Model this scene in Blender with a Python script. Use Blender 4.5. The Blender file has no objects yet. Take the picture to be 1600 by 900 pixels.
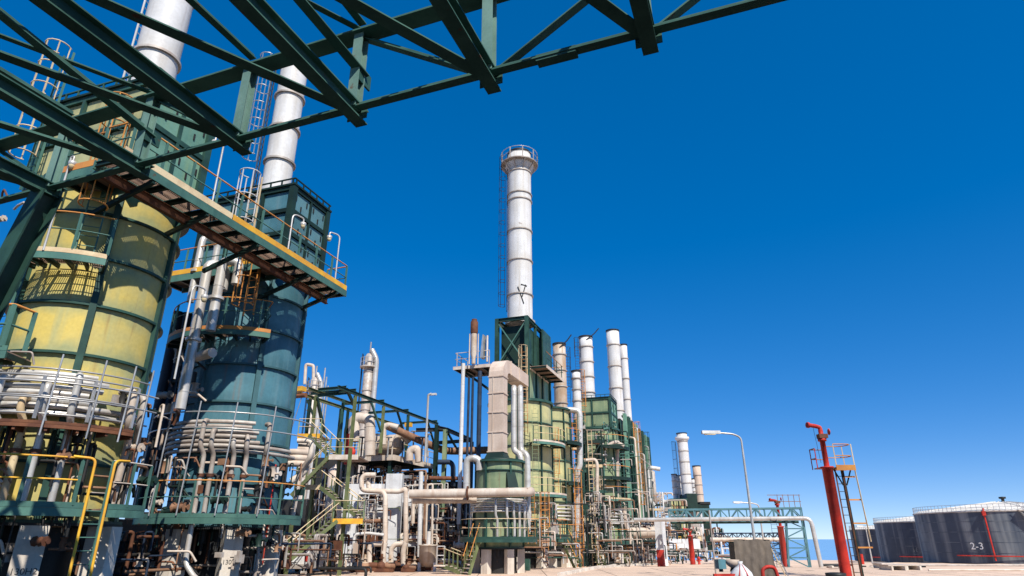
import bpy, math, random
from mathutils import Vector, Matrix
random.seed(7)
R_ = math.radians
SC = bpy.context.scene
COL = SC.collection
# ------------------------------------------------------------------ camera, sky, sun, exposure
PITCH = R_(21.7); FPX = 985.0; CAMZ = 2.0
cam_d = bpy.data.cameras.new('camera'); cam = bpy.data.objects.new('camera', cam_d); COL.objects.link(cam)
cam.location = (0, 0, CAMZ); cam.rotation_euler = (math.pi/2 + PITCH, 0, 0)
cam_d.sensor_width = 36; cam_d.lens = 36*FPX/1600; cam_d.clip_start = .05; cam_d.clip_end = 20000
SC.camera = cam
SUN_AZ, SUN_EL = R_(155), R_(47)          # azimuth clockwise from +Y (camera heading): behind the camera, to the right
w = bpy.data.worlds.new('World'); SC.world = w; w.use_nodes = True
nt = w.node_tree; nt.nodes.clear()
sky = nt.nodes.new('ShaderNodeTexSky'); sky.sky_type = 'NISHITA'; sky.sun_disc = False
sky.sun_elevation = SUN_EL; sky.sun_rotation = SUN_AZ; sky.altitude = 0; sky.air_density = .45; sky.dust_density = 0; sky.ozone_density = 5.0
hs = nt.nodes.new('ShaderNodeHueSaturation'); hs.inputs['Saturation'].default_value = 1.2; hs.inputs['Value'].default_value = 1.0; hs.inputs['Hue'].default_value = .515
gm = nt.nodes.new('ShaderNodeGamma'); gm.inputs[1].default_value = .52          # polarised look: deeper blue overhead
h2 = nt.nodes.new('ShaderNodeHueSaturation'); h2.inputs['Value'].default_value = 2.36; h2.inputs['Saturation'].default_value = 1.34
bg = nt.nodes.new('ShaderNodeBackground'); bg.inputs['Strength'].default_value = .11
wo = nt.nodes.new('ShaderNodeOutputWorld')
nt.links.new(sky.outputs[0], hs.inputs['Color']); nt.links.new(hs.outputs[0], gm.inputs[0]); nt.links.new(gm.outputs[0], h2.inputs['Color']); nt.links.new(h2.outputs[0], bg.inputs[0]); nt.links.new(bg.outputs[0], wo.inputs[0])
sl = bpy.data.lights.new('sun', 'SUN'); sl.energy = 5.0; sl.angle = R_(.5); sl.color = (1, .955, .87)
so = bpy.data.objects.new('sun', sl); COL.objects.link(so)
sd = Vector((math.sin(SUN_AZ)*math.cos(SUN_EL), math.cos(SUN_AZ)*math.cos(SUN_EL), math.sin(SUN_EL)))
so.rotation_euler = sd.to_track_quat('Z', 'Y').to_euler(); so.location = sd*50
SC.view_settings.view_transform = 'Standard'; SC.view_settings.look = 'None'
SC.view_settings.exposure = .42; SC.view_settings.gamma = 1
# ------------------------------------------------------------------ measuring helpers (photograph pixels -> world metres)
GA = R_(18.9); GU = Vector((math.sin(GA), math.cos(GA), 0)); GV = Vector((math.cos(GA), -math.sin(GA), 0)); UP = Vector((0, 0, 1))
def G(u, v, z=0): return GU*u + GV*v + UP*z                 # plant grid: u runs along the row of heaters, v to the right
def ray(px, py):
    x = (px-800)/FPX; y = (450-py)/FPX
    return Vector((x, math.cos(PITCH)-y*math.sin(PITCH), math.sin(PITCH)+y*math.cos(PITCH)))
C0 = Vector((0, 0, CAMZ))
def pdist(px, py, d): r = ray(px, py); return C0 + r*(d/math.hypot(r.x, r.y))
def pY(px, py, Y): r = ray(px, py); return C0 + r*(Y/r.y)
def pu(px, py, u): r = ray(px, py); return C0 + r*(u/r.dot(GU))
def pv(px, py, v): r = ray(px, py); return C0 + r*(v/r.dot(GV))
def zat(px, py, d): return pdist(px, py, d).z
# ------------------------------------------------------------------ materials
MATS = {}
def M(name, base, var=None, scale=1.5, rough=.55, metal=0., streak=None, rust=0., bump=.15, rnd=.12, rustcol=(.13, .05, .02), spec=.22, contrast=(.38, .62), sscale=3., edge=None, sramp=(.5, .72), drip=0.):
    m = bpy.data.materials.new(name); m.use_nodes = True; n = m.node_tree; N = n.nodes; L = n.links
    b = N['Principled BSDF']; b.inputs['Roughness'].default_value = rough; b.inputs['Metallic'].default_value = metal
    b.inputs['Specular IOR Level'].default_value = spec
    tc = N.new('ShaderNodeTexCoord'); oi = N.new('ShaderNodeObjectInfo')
    off = N.new('ShaderNodeMath'); off.operation = 'MULTIPLY'; off.inputs[1].default_value = 91.
    L.new(oi.outputs['Random'], off.inputs[0])
    add = N.new('ShaderNodeVectorMath'); add.operation = 'ADD'; L.new(tc.outputs['Object'], add.inputs[0]); L.new(off.outputs[0], add.inputs[1])
    def noise(sc, det, vec): 
        t = N.new('ShaderNodeTexNoise'); t.inputs['Scale'].default_value = sc; t.inputs['Detail'].default_value = det; L.new(vec, t.inputs['Vector']); return t.outputs[0]
    def ramp(src, a, bb):
        r = N.new('ShaderNodeMapRange'); r.inputs[1].default_value = a; r.inputs[2].default_value = bb; r.clamp = True; L.new(src, r.inputs[0]); return r.outputs[0]
    def mix(fac, a, bcol, mode='MIX', k=1.):
        x = N.new('ShaderNodeMix'); x.data_type = 'RGBA'; x.blend_type = mode
        if k != 1.:
            q = N.new('ShaderNodeMath'); q.operation = 'MULTIPLY'; q.inputs[1].default_value = k; L.new(fac, q.inputs[0]); fac = q.outputs[0]
        L.new(fac, x.inputs[0])
        for s, i in ((a, 6), (bcol, 7)):
            if isinstance(s, tuple): x.inputs[i].default_value = (*s, 1)
            else: L.new(s, x.inputs[i])
        return x.outputs[2]
    col = mix(ramp(noise(scale, 5, add.outputs[0]), *contrast), tuple(base), tuple(var or base))
    if edge:      # weathered paint along the seams of each plate
        sx = N.new('ShaderNodeSeparateXYZ'); L.new(tc.outputs['Generated'], sx.inputs[0])
        pg = N.new('ShaderNodeMath'); pg.operation = 'PINGPONG'; pg.inputs[1].default_value = .5; L.new(sx.outputs[2], pg.inputs[0])
        nz = N.new('ShaderNodeMath'); nz.operation = 'MULTIPLY_ADD'; nz.inputs[1].default_value = .7; L.new(noise(scale*1.6, 4, add.outputs[0]), nz.inputs[0]); L.new(pg.outputs[0], nz.inputs[2])
        col = mix(ramp(nz.outputs[0], .66, .36), col, tuple(edge), k=.8)
    if streak:
        mp = N.new('ShaderNodeMapping'); mp.inputs['Scale'].default_value = (sscale, sscale, sscale*.06); L.new(add.outputs[0], mp.inputs[0])
        col = mix(ramp(noise(1., 4, mp.outputs[0]), *sramp), col, tuple(streak), k=.75)
    if drip:      # rust runs down the plate
        mp2 = N.new('ShaderNodeMapping'); mp2.inputs['Scale'].default_value = (4.5, 4.5, .35); mp2.inputs['Location'].default_value = (7, 3, 1); L.new(add.outputs[0], mp2.inputs[0])
        col = mix(ramp(noise(1., 6, mp2.outputs[0]), .60, .74), col, (.20, .095, .045), k=drip)
    if rust:
        fac = ramp(noise(scale*3.1, 8, add.outputs[0]), .72-rust*.4, .78-rust*.3)
        col = mix(fac, col, tuple(rustcol), k=.85)
    fine = noise(scale*14, 3, add.outputs[0])
    col = mix(ramp(fine, .3, .8), col, (.55, .53, .5), 'MULTIPLY', .3)
    hv = N.new('ShaderNodeHueSaturation'); L.new(col, hv.inputs['Color'])
    mr = N.new('ShaderNodeMapRange'); mr.inputs[3].default_value = 1-rnd; mr.inputs[4].default_value = 1+rnd; L.new(oi.outputs['Random'], mr.inputs[0]); L.new(mr.outputs[0], hv.inputs['Value'])
    L.new(hv.outputs[0], b.inputs['Base Color'])
    rr = N.new('ShaderNodeMapRange'); rr.inputs[3].default_value = max(.05, rough-.12); rr.inputs[4].default_value = min(1, rough+.15); L.new(fine, rr.inputs[0]); L.new(rr.outputs[0], b.inputs['Roughness'])
    if bump:
        bp = N.new('ShaderNodeBump'); bp.inputs['Strength'].default_value = bump; bp.inputs['Distance'].default_value = .02
        L.new(noise(scale*4, 4, add.outputs[0]), bp.inputs['Height']); L.new(bp.outputs[0], b.inputs['Normal'])
    MATS[name] = m; return m
M('yellow', (.58, .445, .115), (.47, .40, .15), .8, .5, streak=(.36, .36, .18), rust=.07, rnd=.13, contrast=(.4, .66), sscale=3.2, edge=(.25, .29, .16), drip=.45)
M('teal', (.085, .205, .245), (.055, .15, .19), .7, .5, streak=(.12, .22, .25), rust=.05, rnd=.12, edge=(.045, .115, .14), drip=.35)
M('teal_box', (.11, .225, .25), (.075, .165, .185), .8, .45, streak=(.09, .22, .27), rust=.05)
M('olive', (.50, .46, .22), (.40, .40, .21), .6, .5, streak=(.27, .28, .15), rust=.07, rnd=.12, edge=(.25, .28, .16), drip=.5)
M('pale_green', (.24, .30, .17), (.18, .24, .14), .6, .5, streak=(.34, .37, .2), rust=.05, edge=(.13, .19, .12), drip=.4)
M('box_green', (.16, .31, .235), (.115, .245, .19), .9, .5, streak=(.2, .3, .16), rust=.05)
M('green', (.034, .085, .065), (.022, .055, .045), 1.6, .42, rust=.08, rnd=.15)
M('mid_green', (.085, .19, .15), (.06, .14, .12), 1.2, .5, rust=.1, rnd=.15, streak=(.05, .12, .10))  # lighter green paint on rails, ladders, rims and braces
M('dark_green', (.014, .034, .026), (.01, .024, .02), 1.2, .5, rust=.08)
M('truss', (.062, .135, .11), (.042, .098, .08), 2., .7, spec=.08, rust=.13, rnd=.16, rustcol=(.11, .045, .03))
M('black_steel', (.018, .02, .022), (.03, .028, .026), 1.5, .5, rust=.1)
M('navy', (.03, .045, .075), (.02, .03, .05), 1.5, .45)
M('white', (.66, .655, .66), (.57, .56, .55), .6, .5, streak=(.47, .43, .38), rust=.05, rnd=.06, sscale=2.6, edge=(.56, .53, .49), drip=.22)
M('stack_dirty', (.58, .50, .42), (.42, .30, .2), .8, .5, streak=(.35, .22, .13), rust=.12, sscale=3)
M('galv', (.50, .49, .48), (.38, .37, .36), 2., .38, .55, rnd=.12)
M('alu', (.62, .60, .57), (.50, .47, .43), 1.6, .36, .35, streak=(.42, .36, .3), rnd=.1)
M('pipe_grey', (.44, .40, .36), (.33, .27, .23), 2.2, .5, .1, rust=.08, rnd=.18)
M('pipe_pale', (.62, .54, .46), (.50, .40, .32), 1.2, .55, rust=.04, streak=(.45, .33, .25), rnd=.12)
M('pipe_rust', (.30, .17, .10), (.20, .10, .06), 2.2, .65, rust=.2, rnd=.25)
M('rust', (.17, .07, .035), (.10, .04, .025), 2.5, .75, rnd=.25)
M('grating', (.34, .23, .17), (.22, .14, .10), 3., .7, rust=.15, rnd=.2)
M('orange', (.62, .27, .06), (.50, .20, .06), 2., .5, rust=.08, rnd=.15)
M('yel_rail', (.75, .42, .04), (.62, .30, .04), 2., .45, rust=.06, rnd=.1)
M('cream', (.68, .54, .33), (.55, .40, .24), 2., .55, rust=.08)
M('concrete', (.70, .64, .55), (.58, .51, .43), 1.1, .85, streak=(.40, .33, .27), rust=.02, rnd=.08)
M('white_conc', (.68, .68, .68), (.52, .52, .53), .8, .8, streak=(.42, .40, .38), rust=.04, rnd=.08)
M('duct', (.62, .50, .41), (.52, .40, .32), .7, .55, streak=(.45, .32, .24), rnd=.06)
M('red', (.52, .035, .022), (.34, .025, .018), 1.6, .55, rust=.10, rnd=.08, streak=(.55, .12, .09), drip=.3, bump=.3)
M('sand', (.72, .52, .385), (.62, .455, .335), .12, .95, bump=.5, rnd=0)
M('pad', (.70, .51, .38), (.60, .44, .335), .25, .92, bump=.3, rnd=0, rust=.22, rustcol=(.20, .15, .11))
M('sea', (.20, .39, .62), (.19, .37, .60), .02, .3, rnd=0, bump=0)  # base colour lifted towards the sky to stand for horizon haze
M('dark_ground', (.036, .034, .032), (.026, .025, .024), .6, .9, bump=.4, rnd=0)  # dark ground for the added sheet and the paving joints
M('tank', (.062, .078, .108), (.040, .052, .074), .05, .55, streak=(.27, .285, .29), rnd=.03, sscale=.55, sramp=(.46, .68))
M('tank_roof', (.74, .70, .64), (.62, .57, .5), .15, .6, rnd=.02)
M('tarp', (.17, .135, .105), (.13, .105, .085), 1.2, .85, bump=.6)
M('lamp_glass', (.75, .60, .35), None, 4, .25, rnd=.05)
M('ink', (.06, .06, .06), None, 4, .7)
M('letter_white', (.72, .72, .70), None, 4, .7)
M('firebrick', (.05, .03, .022), (.03, .02, .015), 2., .8)
M('olive_steel', (.15, .17, .075), (.10, .12, .05), 2., .55, rust=.08, rnd=.15)
M('truss_lit', (.16, .27, .23), (.11, .20, .17), 1.4, .6, rust=.06, rnd=.1, streak=(.2, .3, .26))  # truss paint lightened to stand for sun on the verticals
# ------------------------------------------------------------------ mesh builder
class MB:
    def __init__(s): s.v = []; s.f = []; s.s = []; s.mi = []; s.cur = 0
    def add(s, vs, fs, sm=False):
        o = len(s.v); s.v += [Vector(p) for p in vs]
        for f in fs: s.f.append([i+o for i in f]); s.s.append(sm); s.mi.append(s.cur)
        return s
    def hexa(s, a): return s.add(a, [(0,3,2,1),(4,5,6,7),(0,1,5,4),(1,2,6,5),(2,3,7,6),(3,0,4,7)])
    def box(s, c, sz, ax=None):
        X, Y, Z = ax or (GV, GU, UP); c = Vector(c); x, y, z = X*sz[0]/2, Y*sz[1]/2, Z*sz[2]/2
        return s.hexa([c-x-y-z, c+x-y-z, c+x+y-z, c-x+y-z, c-x-y+z, c+x-y+z, c+x+y+z, c-x+y+z])
    def frame(s, p, q, up=UP):
        d = (Vector(q)-Vector(p)); d.normalize()
        sx = d.cross(up)
        if sx.length < 1e-3: sx = d.cross(GU)
        sx.normalize(); return d, sx, sx.cross(d)
    def bar(s, p, q, w, h, up=UP):
        p, q = Vector(p), Vector(q); d, x, y = s.frame(p, q, up); x, y = x*w/2, y*h/2
        return s.hexa([p-x-y, p+x-y, p+x+y, p-x+y, q-x-y, q+x-y, q+x+y, q-x+y])
    def ibeam(s, p, q, w, h, t=.02, up=UP):
        p, q = Vector(p), Vector(q); d, x, y = s.frame(p, q, up)
        s.bar(p+y*(h/2-t/2), q+y*(h/2-t/2), w, t, up); s.bar(p-y*(h/2-t/2), q-y*(h/2-t/2), w, t, up)
        return s.bar(p, q, t, h-2*t-.002, up)
    def angle(s, p, q, w, h, t=.015, up=UP):
        p, q = Vector(p), Vector(q); d, x, y = s.frame(p, q, up)
        s.bar(p-y*h/2, q-y*h/2, w, t, up); return s.bar(p-x*(w/2-t/2)+y*(t/2+.001), q-x*(w/2-t/2)+y*(t/2+.001), t, h, up)
    def tee(s, p, q, w, t=.02, h=.06):
        p, q = Vector(p), Vector(q); s.bar(p, q, w, t); o = UP*(h/2+t/2+.001); return s.bar(p+o, q+o, t, h)
    def tube(s, p, q, r, n=8, r2=None, caps=True):
        p, q = Vector(p), Vector(q); d, x, y = s.frame(p, q); r2 = r if r2 is None else r2
        cs = [(math.cos(2*math.pi*i/n), math.sin(2*math.pi*i/n)) for i in range(n)]
        s.add([p+x*a*r+y*b*r for a, b in cs]+[q+x*a*r2+y*b*r2 for a, b in cs], [(i, (i+1) % n, n+(i+1) % n, n+i) for i in range(n)], True)
        if caps: s.add([p+x*a*r+y*b*r for a, b in cs], [tuple(range(n))[::-1]]); s.add([q+x*a*r2+y*b*r2 for a, b in cs], [tuple(range(n))])
        return s
    def path(s, pts, r, n=8, bend=None, k=4):
        P = [Vector(p) for p in pts]; bend = r*2.2 if bend is None else bend
        out = [P[0]]
        for i in range(1, len(P)-1):
            a, b, c = P[i-1], P[i], P[i+1]; l1, l2 = (a-b).length, (c-b).length
            rr = min(bend, l1*.45, l2*.45); d1, d2 = (a-b).normalized(), (c-b).normalized()
            if rr < 1e-3 or d1.dot(d2) < -.985: out.append(b); continue
            s0, s1 = b+d1*rr, b+d2*rr
            for j in range(k+1):
                t = j/k; out.append(s0*(1-t)**2+b*2*t*(1-t)+s1*t*t)
        out.append(P[-1]); P = out; m = len(P)
        T = [(P[min(i+1, m-1)]-P[max(i-1, 0)]).normalized() for i in range(m)]
        nx = T[0].cross(UP)
        if nx.length < 1e-3: nx = T[0].cross(GU)
        nx.normalize(); vs = []
        for i in range(m):
            nx = (nx - T[i]*nx.dot(T[i])); nx.normalize(); ny = T[i].cross(nx)
            vs += [P[i]+nx*math.cos(2*math.pi*j/n)*r+ny*math.sin(2*math.pi*j/n)*r for j in range(n)]
        s.add(vs, [(i*n+j, i*n+(j+1) % n, (i+1)*n+(j+1) % n, (i+1)*n+j) for i in range(m-1) for j in range(n)], True)
        s.add(vs[:n], [tuple(range(n))[::-1]]); s.add(vs[-n:], [tuple(range(n))]); return s
    def arc(s, c, r0, r1, z0, z1, a0=0, a1=360, n=24):
        full = abs(a1-a0) >= 359.9; cx, cy = c[0], c[1]; vs = []; m = n if full else n+1
        for i in range(m):
            a = R_(a0+(a1-a0)*i/n); ca, sa = math.cos(a), math.sin(a)
            vs += [(cx+r0*ca, cy+r0*sa, z0), (cx+r1*ca, cy+r1*sa, z0), (cx+r1*ca, cy+r1*sa, z1), (cx+r0*ca, cy+r0*sa, z1)]
        side = []; flat = []
        for i in range(n):
            a, b = i*4, ((i+1) % m)*4
            flat += [(a, b, b+1, a+1), (a+2, b+2, b+3, a+3)]; side += [(a+1, b+1, b+2, a+2), (a+3, b+3, b, a)]
        s.add(vs, flat); s.add(vs, side, True)
        if not full: s.add(vs[:4], [(0, 1, 2, 3)]); s.add(vs[-4:], [(3, 2, 1, 0)])
        return s
    def lathe(s, c, prof, n=24, axis=UP, sm=True):
        c = Vector(c); d, x, y = s.frame(c, c+axis); vs = []
        for r, z in prof: vs += [c+axis*z+x*r*math.cos(2*math.pi*i/n)+y*r*math.sin(2*math.pi*i/n) for i in range(n)]
        s.add(vs, [(k*n+i, k*n+(i+1) % n, (k+1)*n+(i+1) % n, (k+1)*n+i) for k in range(len(prof)-1) for i in range(n)], sm)
        for k in (0, len(prof)-1):
            if prof[k][0] > .001: s.add(vs[k*n:(k+1)*n], [tuple(range(n))])
        return s
    def mesh(s, name, org, mat):
        me = bpy.data.meshes.new(name); o = Vector(org)
        me.from_pydata([tuple(p-o) for p in s.v], [], s.f); me.polygons.foreach_set('use_smooth', s.s)
        for q in ([mat] if isinstance(mat, str) else mat): me.materials.append(MATS[q])
        if not isinstance(mat, str): me.polygons.foreach_set('material_index', s.mi)
        me.update(); return me
def _tag(o, label, cat, group): 
    if label: o['label'] = label
    if cat: o['category'] = cat
    if group: o['group'] = group
def T(name, label, cat, loc, group=None):
    o = bpy.data.objects.new(name, None); COL.objects.link(o); o.location = loc; o.empty_display_size = .3; _tag(o, label, cat, group); return o
def org_of(p):
    v = Vector(p.location)
    while p.parent: p = p.parent; v += Vector(p.location)
    return v
def P(name, mb, mat, parent, label=None, kind=None, at=None):
    """a part: mesh in world metres, re-based on its thing (or on 'at')"""
    base = org_of(parent); o0 = Vector(at) if at is not None else base
    o = bpy.data.objects.new(name, mb.mesh(name, o0, mat)); COL.objects.link(o); o.parent = parent; o.location = o0-base
    if label: o['label'] = label
    if kind: o['kind'] = kind
    return o
def PC(src, d, parent=None):
    """copy of a part, shifted by d, sharing its mesh"""
    o = src.copy(); COL.objects.link(o)
    if parent is not None and parent is not src.parent: o.parent = parent
    o.location = Vector(src.location)+Vector(d); return o
def S(name, mb, mat, label, cat, loc, group=None):
    o = bpy.data.objects.new(name, mb.mesh(name, loc, mat)); COL.objects.link(o); o.location = loc; _tag(o, label, cat, group); return o
def ST(name, mb, mat, loc=(0, 0, 0)):
    o = bpy.data.objects.new(name, mb.mesh(name, loc, mat)); COL.objects.link(o); o.location = loc; o['kind'] = 'structure'; return o
def textmesh(txt, size, name, mat, M4, parent):
    cu = bpy.data.curves.new(name, 'FONT'); cu.body = txt; cu.size = size; cu.extrude = .004; cu.align_x = 'CENTER'
    tmp = bpy.data.objects.new(name, cu); COL.objects.link(tmp); bpy.context.view_layer.update()
    me = bpy.data.meshes.new_from_object(tmp.evaluated_get(bpy.context.evaluated_depsgraph_get())); COL.objects.unlink(tmp); bpy.data.objects.remove(tmp)
    me.materials.clear(); me.materials.append(MATS[mat]); o = bpy.data.objects.new(name, me); COL.objects.link(o)
    o.parent = parent; o.matrix_local = Matrix.Translation(-org_of(parent)) @ M4; return o
def polar(c, r, a, z): return Vector((c[0]+r*math.cos(R_(a)), c[1]+r*math.sin(R_(a)), z))
# ------------------------------------------------------------------ builders of kinds
def railing(parent, pts, h=1.1, post='mid_green', rail='orange', toe=None, step=1.3, r=.022, mid=True, fine=True, posts_at=None, closed=False):
    """guard rail on a deck edge: posts one by one, top and middle rail, toe board"""
    pts = [Vector(p) for p in pts]; L = [(pts[i+1]-pts[i]).length for i in range(len(pts)-1)]; tot = sum(L)
    n = max(1, round(tot/step)); cum = 0; ps = []
    for i in range(n+1):
        d = tot*i/n; k = 0
        while k < len(L)-1 and d > L[k]: d -= L[k]; k += 1
        ps.append(pts[k].lerp(pts[k+1], min(1, d/max(L[k], 1e-6))))
    if fine:
        src = None
        for p in ps:
            if src is None: src = P('handrail_post', MB().bar(p, p+UP*h, r*2.4, r*2.4), post, parent, at=p); p0 = p
            else: PC(src, p-p0)
    else:
        mb = MB()
        for p in ps: mb.bar(p, p+UP*h, r*2, r*2)
        P('handrail_posts', mb, post, parent, kind='stuff')
    n_ = 6 if fine else 5
    P('top_rail', MB().path([p+UP*h for p in pts], r, n_, bend=.08, k=2), rail, parent)
    if mid: P('middle_rail', MB().path([p+UP*h*.53 for p in pts], r*.85, n_, bend=.08, k=2), rail if rail != 'orange' else post, parent)
    if toe:
        mb = MB()
        for i in range(len(pts)-1): mb.bar(pts[i]+UP*.07, pts[i+1]+UP*.07, .02, .17)
        P('toe_board', mb, toe, parent)
def ladder(label, p, top, side, out, wd=.45, cage=True, mat='mid_green', cmat='orange', group='access ladders on the heaters', hoop=.9, cage_from=2.2, fine=True, step=.3):
    """vertical ladder from foot point p up to height top; side = across, out = away from the wall"""
    p = Vector(p); side = Vector(side).normalized(); out = Vector(out).normalized(); H = top-p.z
    t = T('ladder', label, 'ladder', p, group)
    for s_ in (-1, 1):
        P('ladder_rail', MB().bar(p+side*s_*wd/2, p+side*s_*wd/2+UP*H, .06, .03, side), mat, t)
    n = int(H/step)
    if fine:
        src = P('rung', MB().tube(p-side*wd/2+UP*.2, p+side*wd/2+UP*.2, .014, 5), mat, t)
        for i in range(1, n): PC(src, (0, 0, step*i))
    else:
        mb = MB()
        for i in range(n): mb.bar(p-side*wd/2+UP*(.2+step*i), p+side*wd/2+UP*(.2+step*i), .025, .025)
        P('rungs', mb, mat, t, kind='stuff')
    if cage and H > cage_from+.8:
        z = cage_from; first = None; hs_ = []
        N = max(2, round((H-z)/hoop)); rr = .36
        def hp(a, zz): return p+side*rr*math.sin(a)+out*(.30-rr*math.cos(a)+.08)+UP*zz
        angs = [R_(50+26*i) for i in range(11)]
        for i in range(N+1):
            zz = z+(H-z)*i/N
            if first is None: first = P('cage_hoop', MB().path([hp(a, zz) for a in angs], .022, 5, bend=0), cmat, t); z0 = zz
            else: PC(first, (0, 0, zz-z0))
        for a in (R_(60), R_(120), R_(180), R_(240), R_(300)):
            P('cage_bar', MB().bar(hp(a, z), hp(a, H), .035, .02), cmat, t)
    return t
def pipe(label, pts, r, mat, group=None, n=10, bend=None, name='pipe', flanges=(), fmat='rust', cat='pipe'):
    pts = [Vector(p) for p in pts]; mb = MB().path(pts, r, n, bend)
    if r >= .12 and name == 'pipe':       # lagging jacket seams
        for i in range(len(pts)-1):
            d = pts[i+1]-pts[i]; ln = d.length
            if ln > 1.2:
                d.normalize(); q = .6
                while q < ln-.5: a = pts[i]+d*q; mb.tube(a-d*.02, a+d*.02, r*1.06, n); q += 1.1
    o = S(name, mb, mat, label, cat, pts[0], group)
    for f in flanges:
        i = int(f); a = pts[i].lerp(pts[i+1], f-i); d = (pts[i+1]-pts[i]).normalized()
        P('flange', MB().tube(a-d*.05, a+d*.05, r*1.55, n), fmat, o)
    return o
def lamp(label, foot, h, reach, out, group='gooseneck lamps on the heater walkways', mat='alu'):
    foot = Vector(foot); out = Vector(out).normalized(); t = T('gooseneck_lamp', label, 'lamp', foot, group)
    tip = foot+UP*h+out*reach
    P('pole', MB().path([foot, foot+UP*h, tip, tip-UP*.18], .03, 7, bend=.3), mat, t)
    hd = P('lamp_head', MB().lathe(tip-UP*.42, [(.02, .26), (.10, .24), (.11, .16), (.09, .12)], 10), 'alu', t)
    P('lamp_globe', MB().lathe(tip-UP*.42, [(.001, 0), (.07, .03), (.09, .12), (.09, .15)], 10), 'lamp_glass', hd)
    return t
def deck_ring(parent, c, r0, r1, z, a0, a1, seg, mat='grating', rim='mid_green', jmat='dark_green', grate=True, ch=.2):
    da = (a1-a0)/seg
    nb = max(4, int(R_(da)*(r0+r1)/2/.06)) if (r0+r1) < 9 and grate else 0
    for i in range(seg):
        if not nb: P('deck_panel', MB().arc(c, r0, r1-.03, z-.04, z, a0+da*i+.25, a0+da*(i+1)-.25, 4), mat, parent); continue
        mb = MB()
        for j in range(nb+1): a = a0+da*i+.25+(da-.5)*j/nb; mb.bar(polar(c, r0+.03, a, z-.02), polar(c, r1-.05, a, z-.02), .016, .035)
        for q in (.0, .25, .5, .75, 1.): mb.arc(c, r0+(r1-r0-.03)*q-.007, r0+(r1-r0-.03)*q+.007, z-.015, z+.004, a0+da*i+.25, a0+da*(i+1)-.25, 4)
        P('grating_panel', mb, mat, parent, kind='stuff')
    for i in range(seg+1):
        a = a0+da*i; P('joist', MB().bar(polar(c, r0, a, z-.11), polar(c, r1-.04, a, z-.11), .06, .13), jmat, parent)
    P('rim_channel', MB().arc(c, r1-.04, r1-.005, z-ch, z-.015, a0, a1, max(6, seg*4)), 'mid_green' if rim not in ('rust', 'dark_green', 'green') else rim, parent)
    P('toe_plate', MB().arc(c, r1-.028, r1, z-.01, z+ch*.6, a0, a1, max(6, seg*4)), rim, parent)
def stack(label, c, r, z0, z1, rings, mat='white', secs=None, group=None, flare=0, ringmat='pipe_grey', name='exhaust_stack', n=28):
    t = T(name, label, 'chimney', (c[0], c[1], z0), group)
    zs = [z0]+sorted(rings)+[z1]
    for i in range(len(zs)-1):
        P('stack_section', MB().lathe((c[0], c[1], 0), [(r, zs[i]+.004), (r, zs[i+1]-.004)] if zs[i+1] < z1 else [(r, zs[i]+.004), (r, z1), (r-.06, z1), (r-.06, z1-1.2)], n), mat, t)
    for z in sorted(rings): P('band_ring', MB().arc(c, r-.02, r+.09, z-.045, z+.045, n=n), ringmat, t)
    P('rim', MB().arc(c, r-.03, r+.06, z1-.1, z1+.05, n=n), 'black_steel', t)
    return t
# ================================================================== SETTING
def tz(y):
    for (a, za), (b, zb) in (((-500, 0), (50, 0)), ((50, 0), (170, -3.5)), ((170, -3.5), (262, -5.6)), ((262, -5.6), (300, -10)), ((300, -10), (900, -14))):
        if a <= y <= b: return za+(zb-za)*(y-a)/(b-a)
    return -14
def sheet(name, mat, xs, ys, dz, jit=0.):
    mb = MB(); rnd = random.Random(3)
    vs = [(x, y, tz(y)+dz+(rnd.uniform(-jit, jit) if y > 56 else 0)) for y in ys for x in xs]; n = len(xs)
    mb.add(vs, [(j*n+i, j*n+i+1, (j+1)*n+i+1, (j+1)*n+i) for j in range(len(ys)-1) for i in range(n-1)], True); return ST(name, mb, mat)
xs = [-420, -250, -120, -80, -50]+list(range(-40, 180, 5))+[190, 220, 260, 320, 420]
ys = [-80, -30, 0, 30, 50]+list(range(56, 266, 4))+[270, 285, 300, 500, 900]
sheet('ground', 'sand', xs, ys, 0, .16)
sheet('paved_yard', 'pad', [-60, -45]+list(range(-40, 33, 6)), [15, 30, 50]+list(range(56, 128, 4)), .03)
mb = MB(); mb.box((0, -2, .02), (130, 76, .03), (Vector((1, 0, 0)), Vector((0, 1, 0)), UP)); ST('added_dark_sheet', mb, 'dark_ground')  # dark sheet added out of view, dims ground bounce onto the truss
mb = MB(); mb.add([(-9000, 255, -7), (9000, 255, -7), (9000, 14000, -7), (-9000, 14000, -7)], [(0, 1, 2, 3)]); ST('sea', mb, 'sea')

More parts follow.
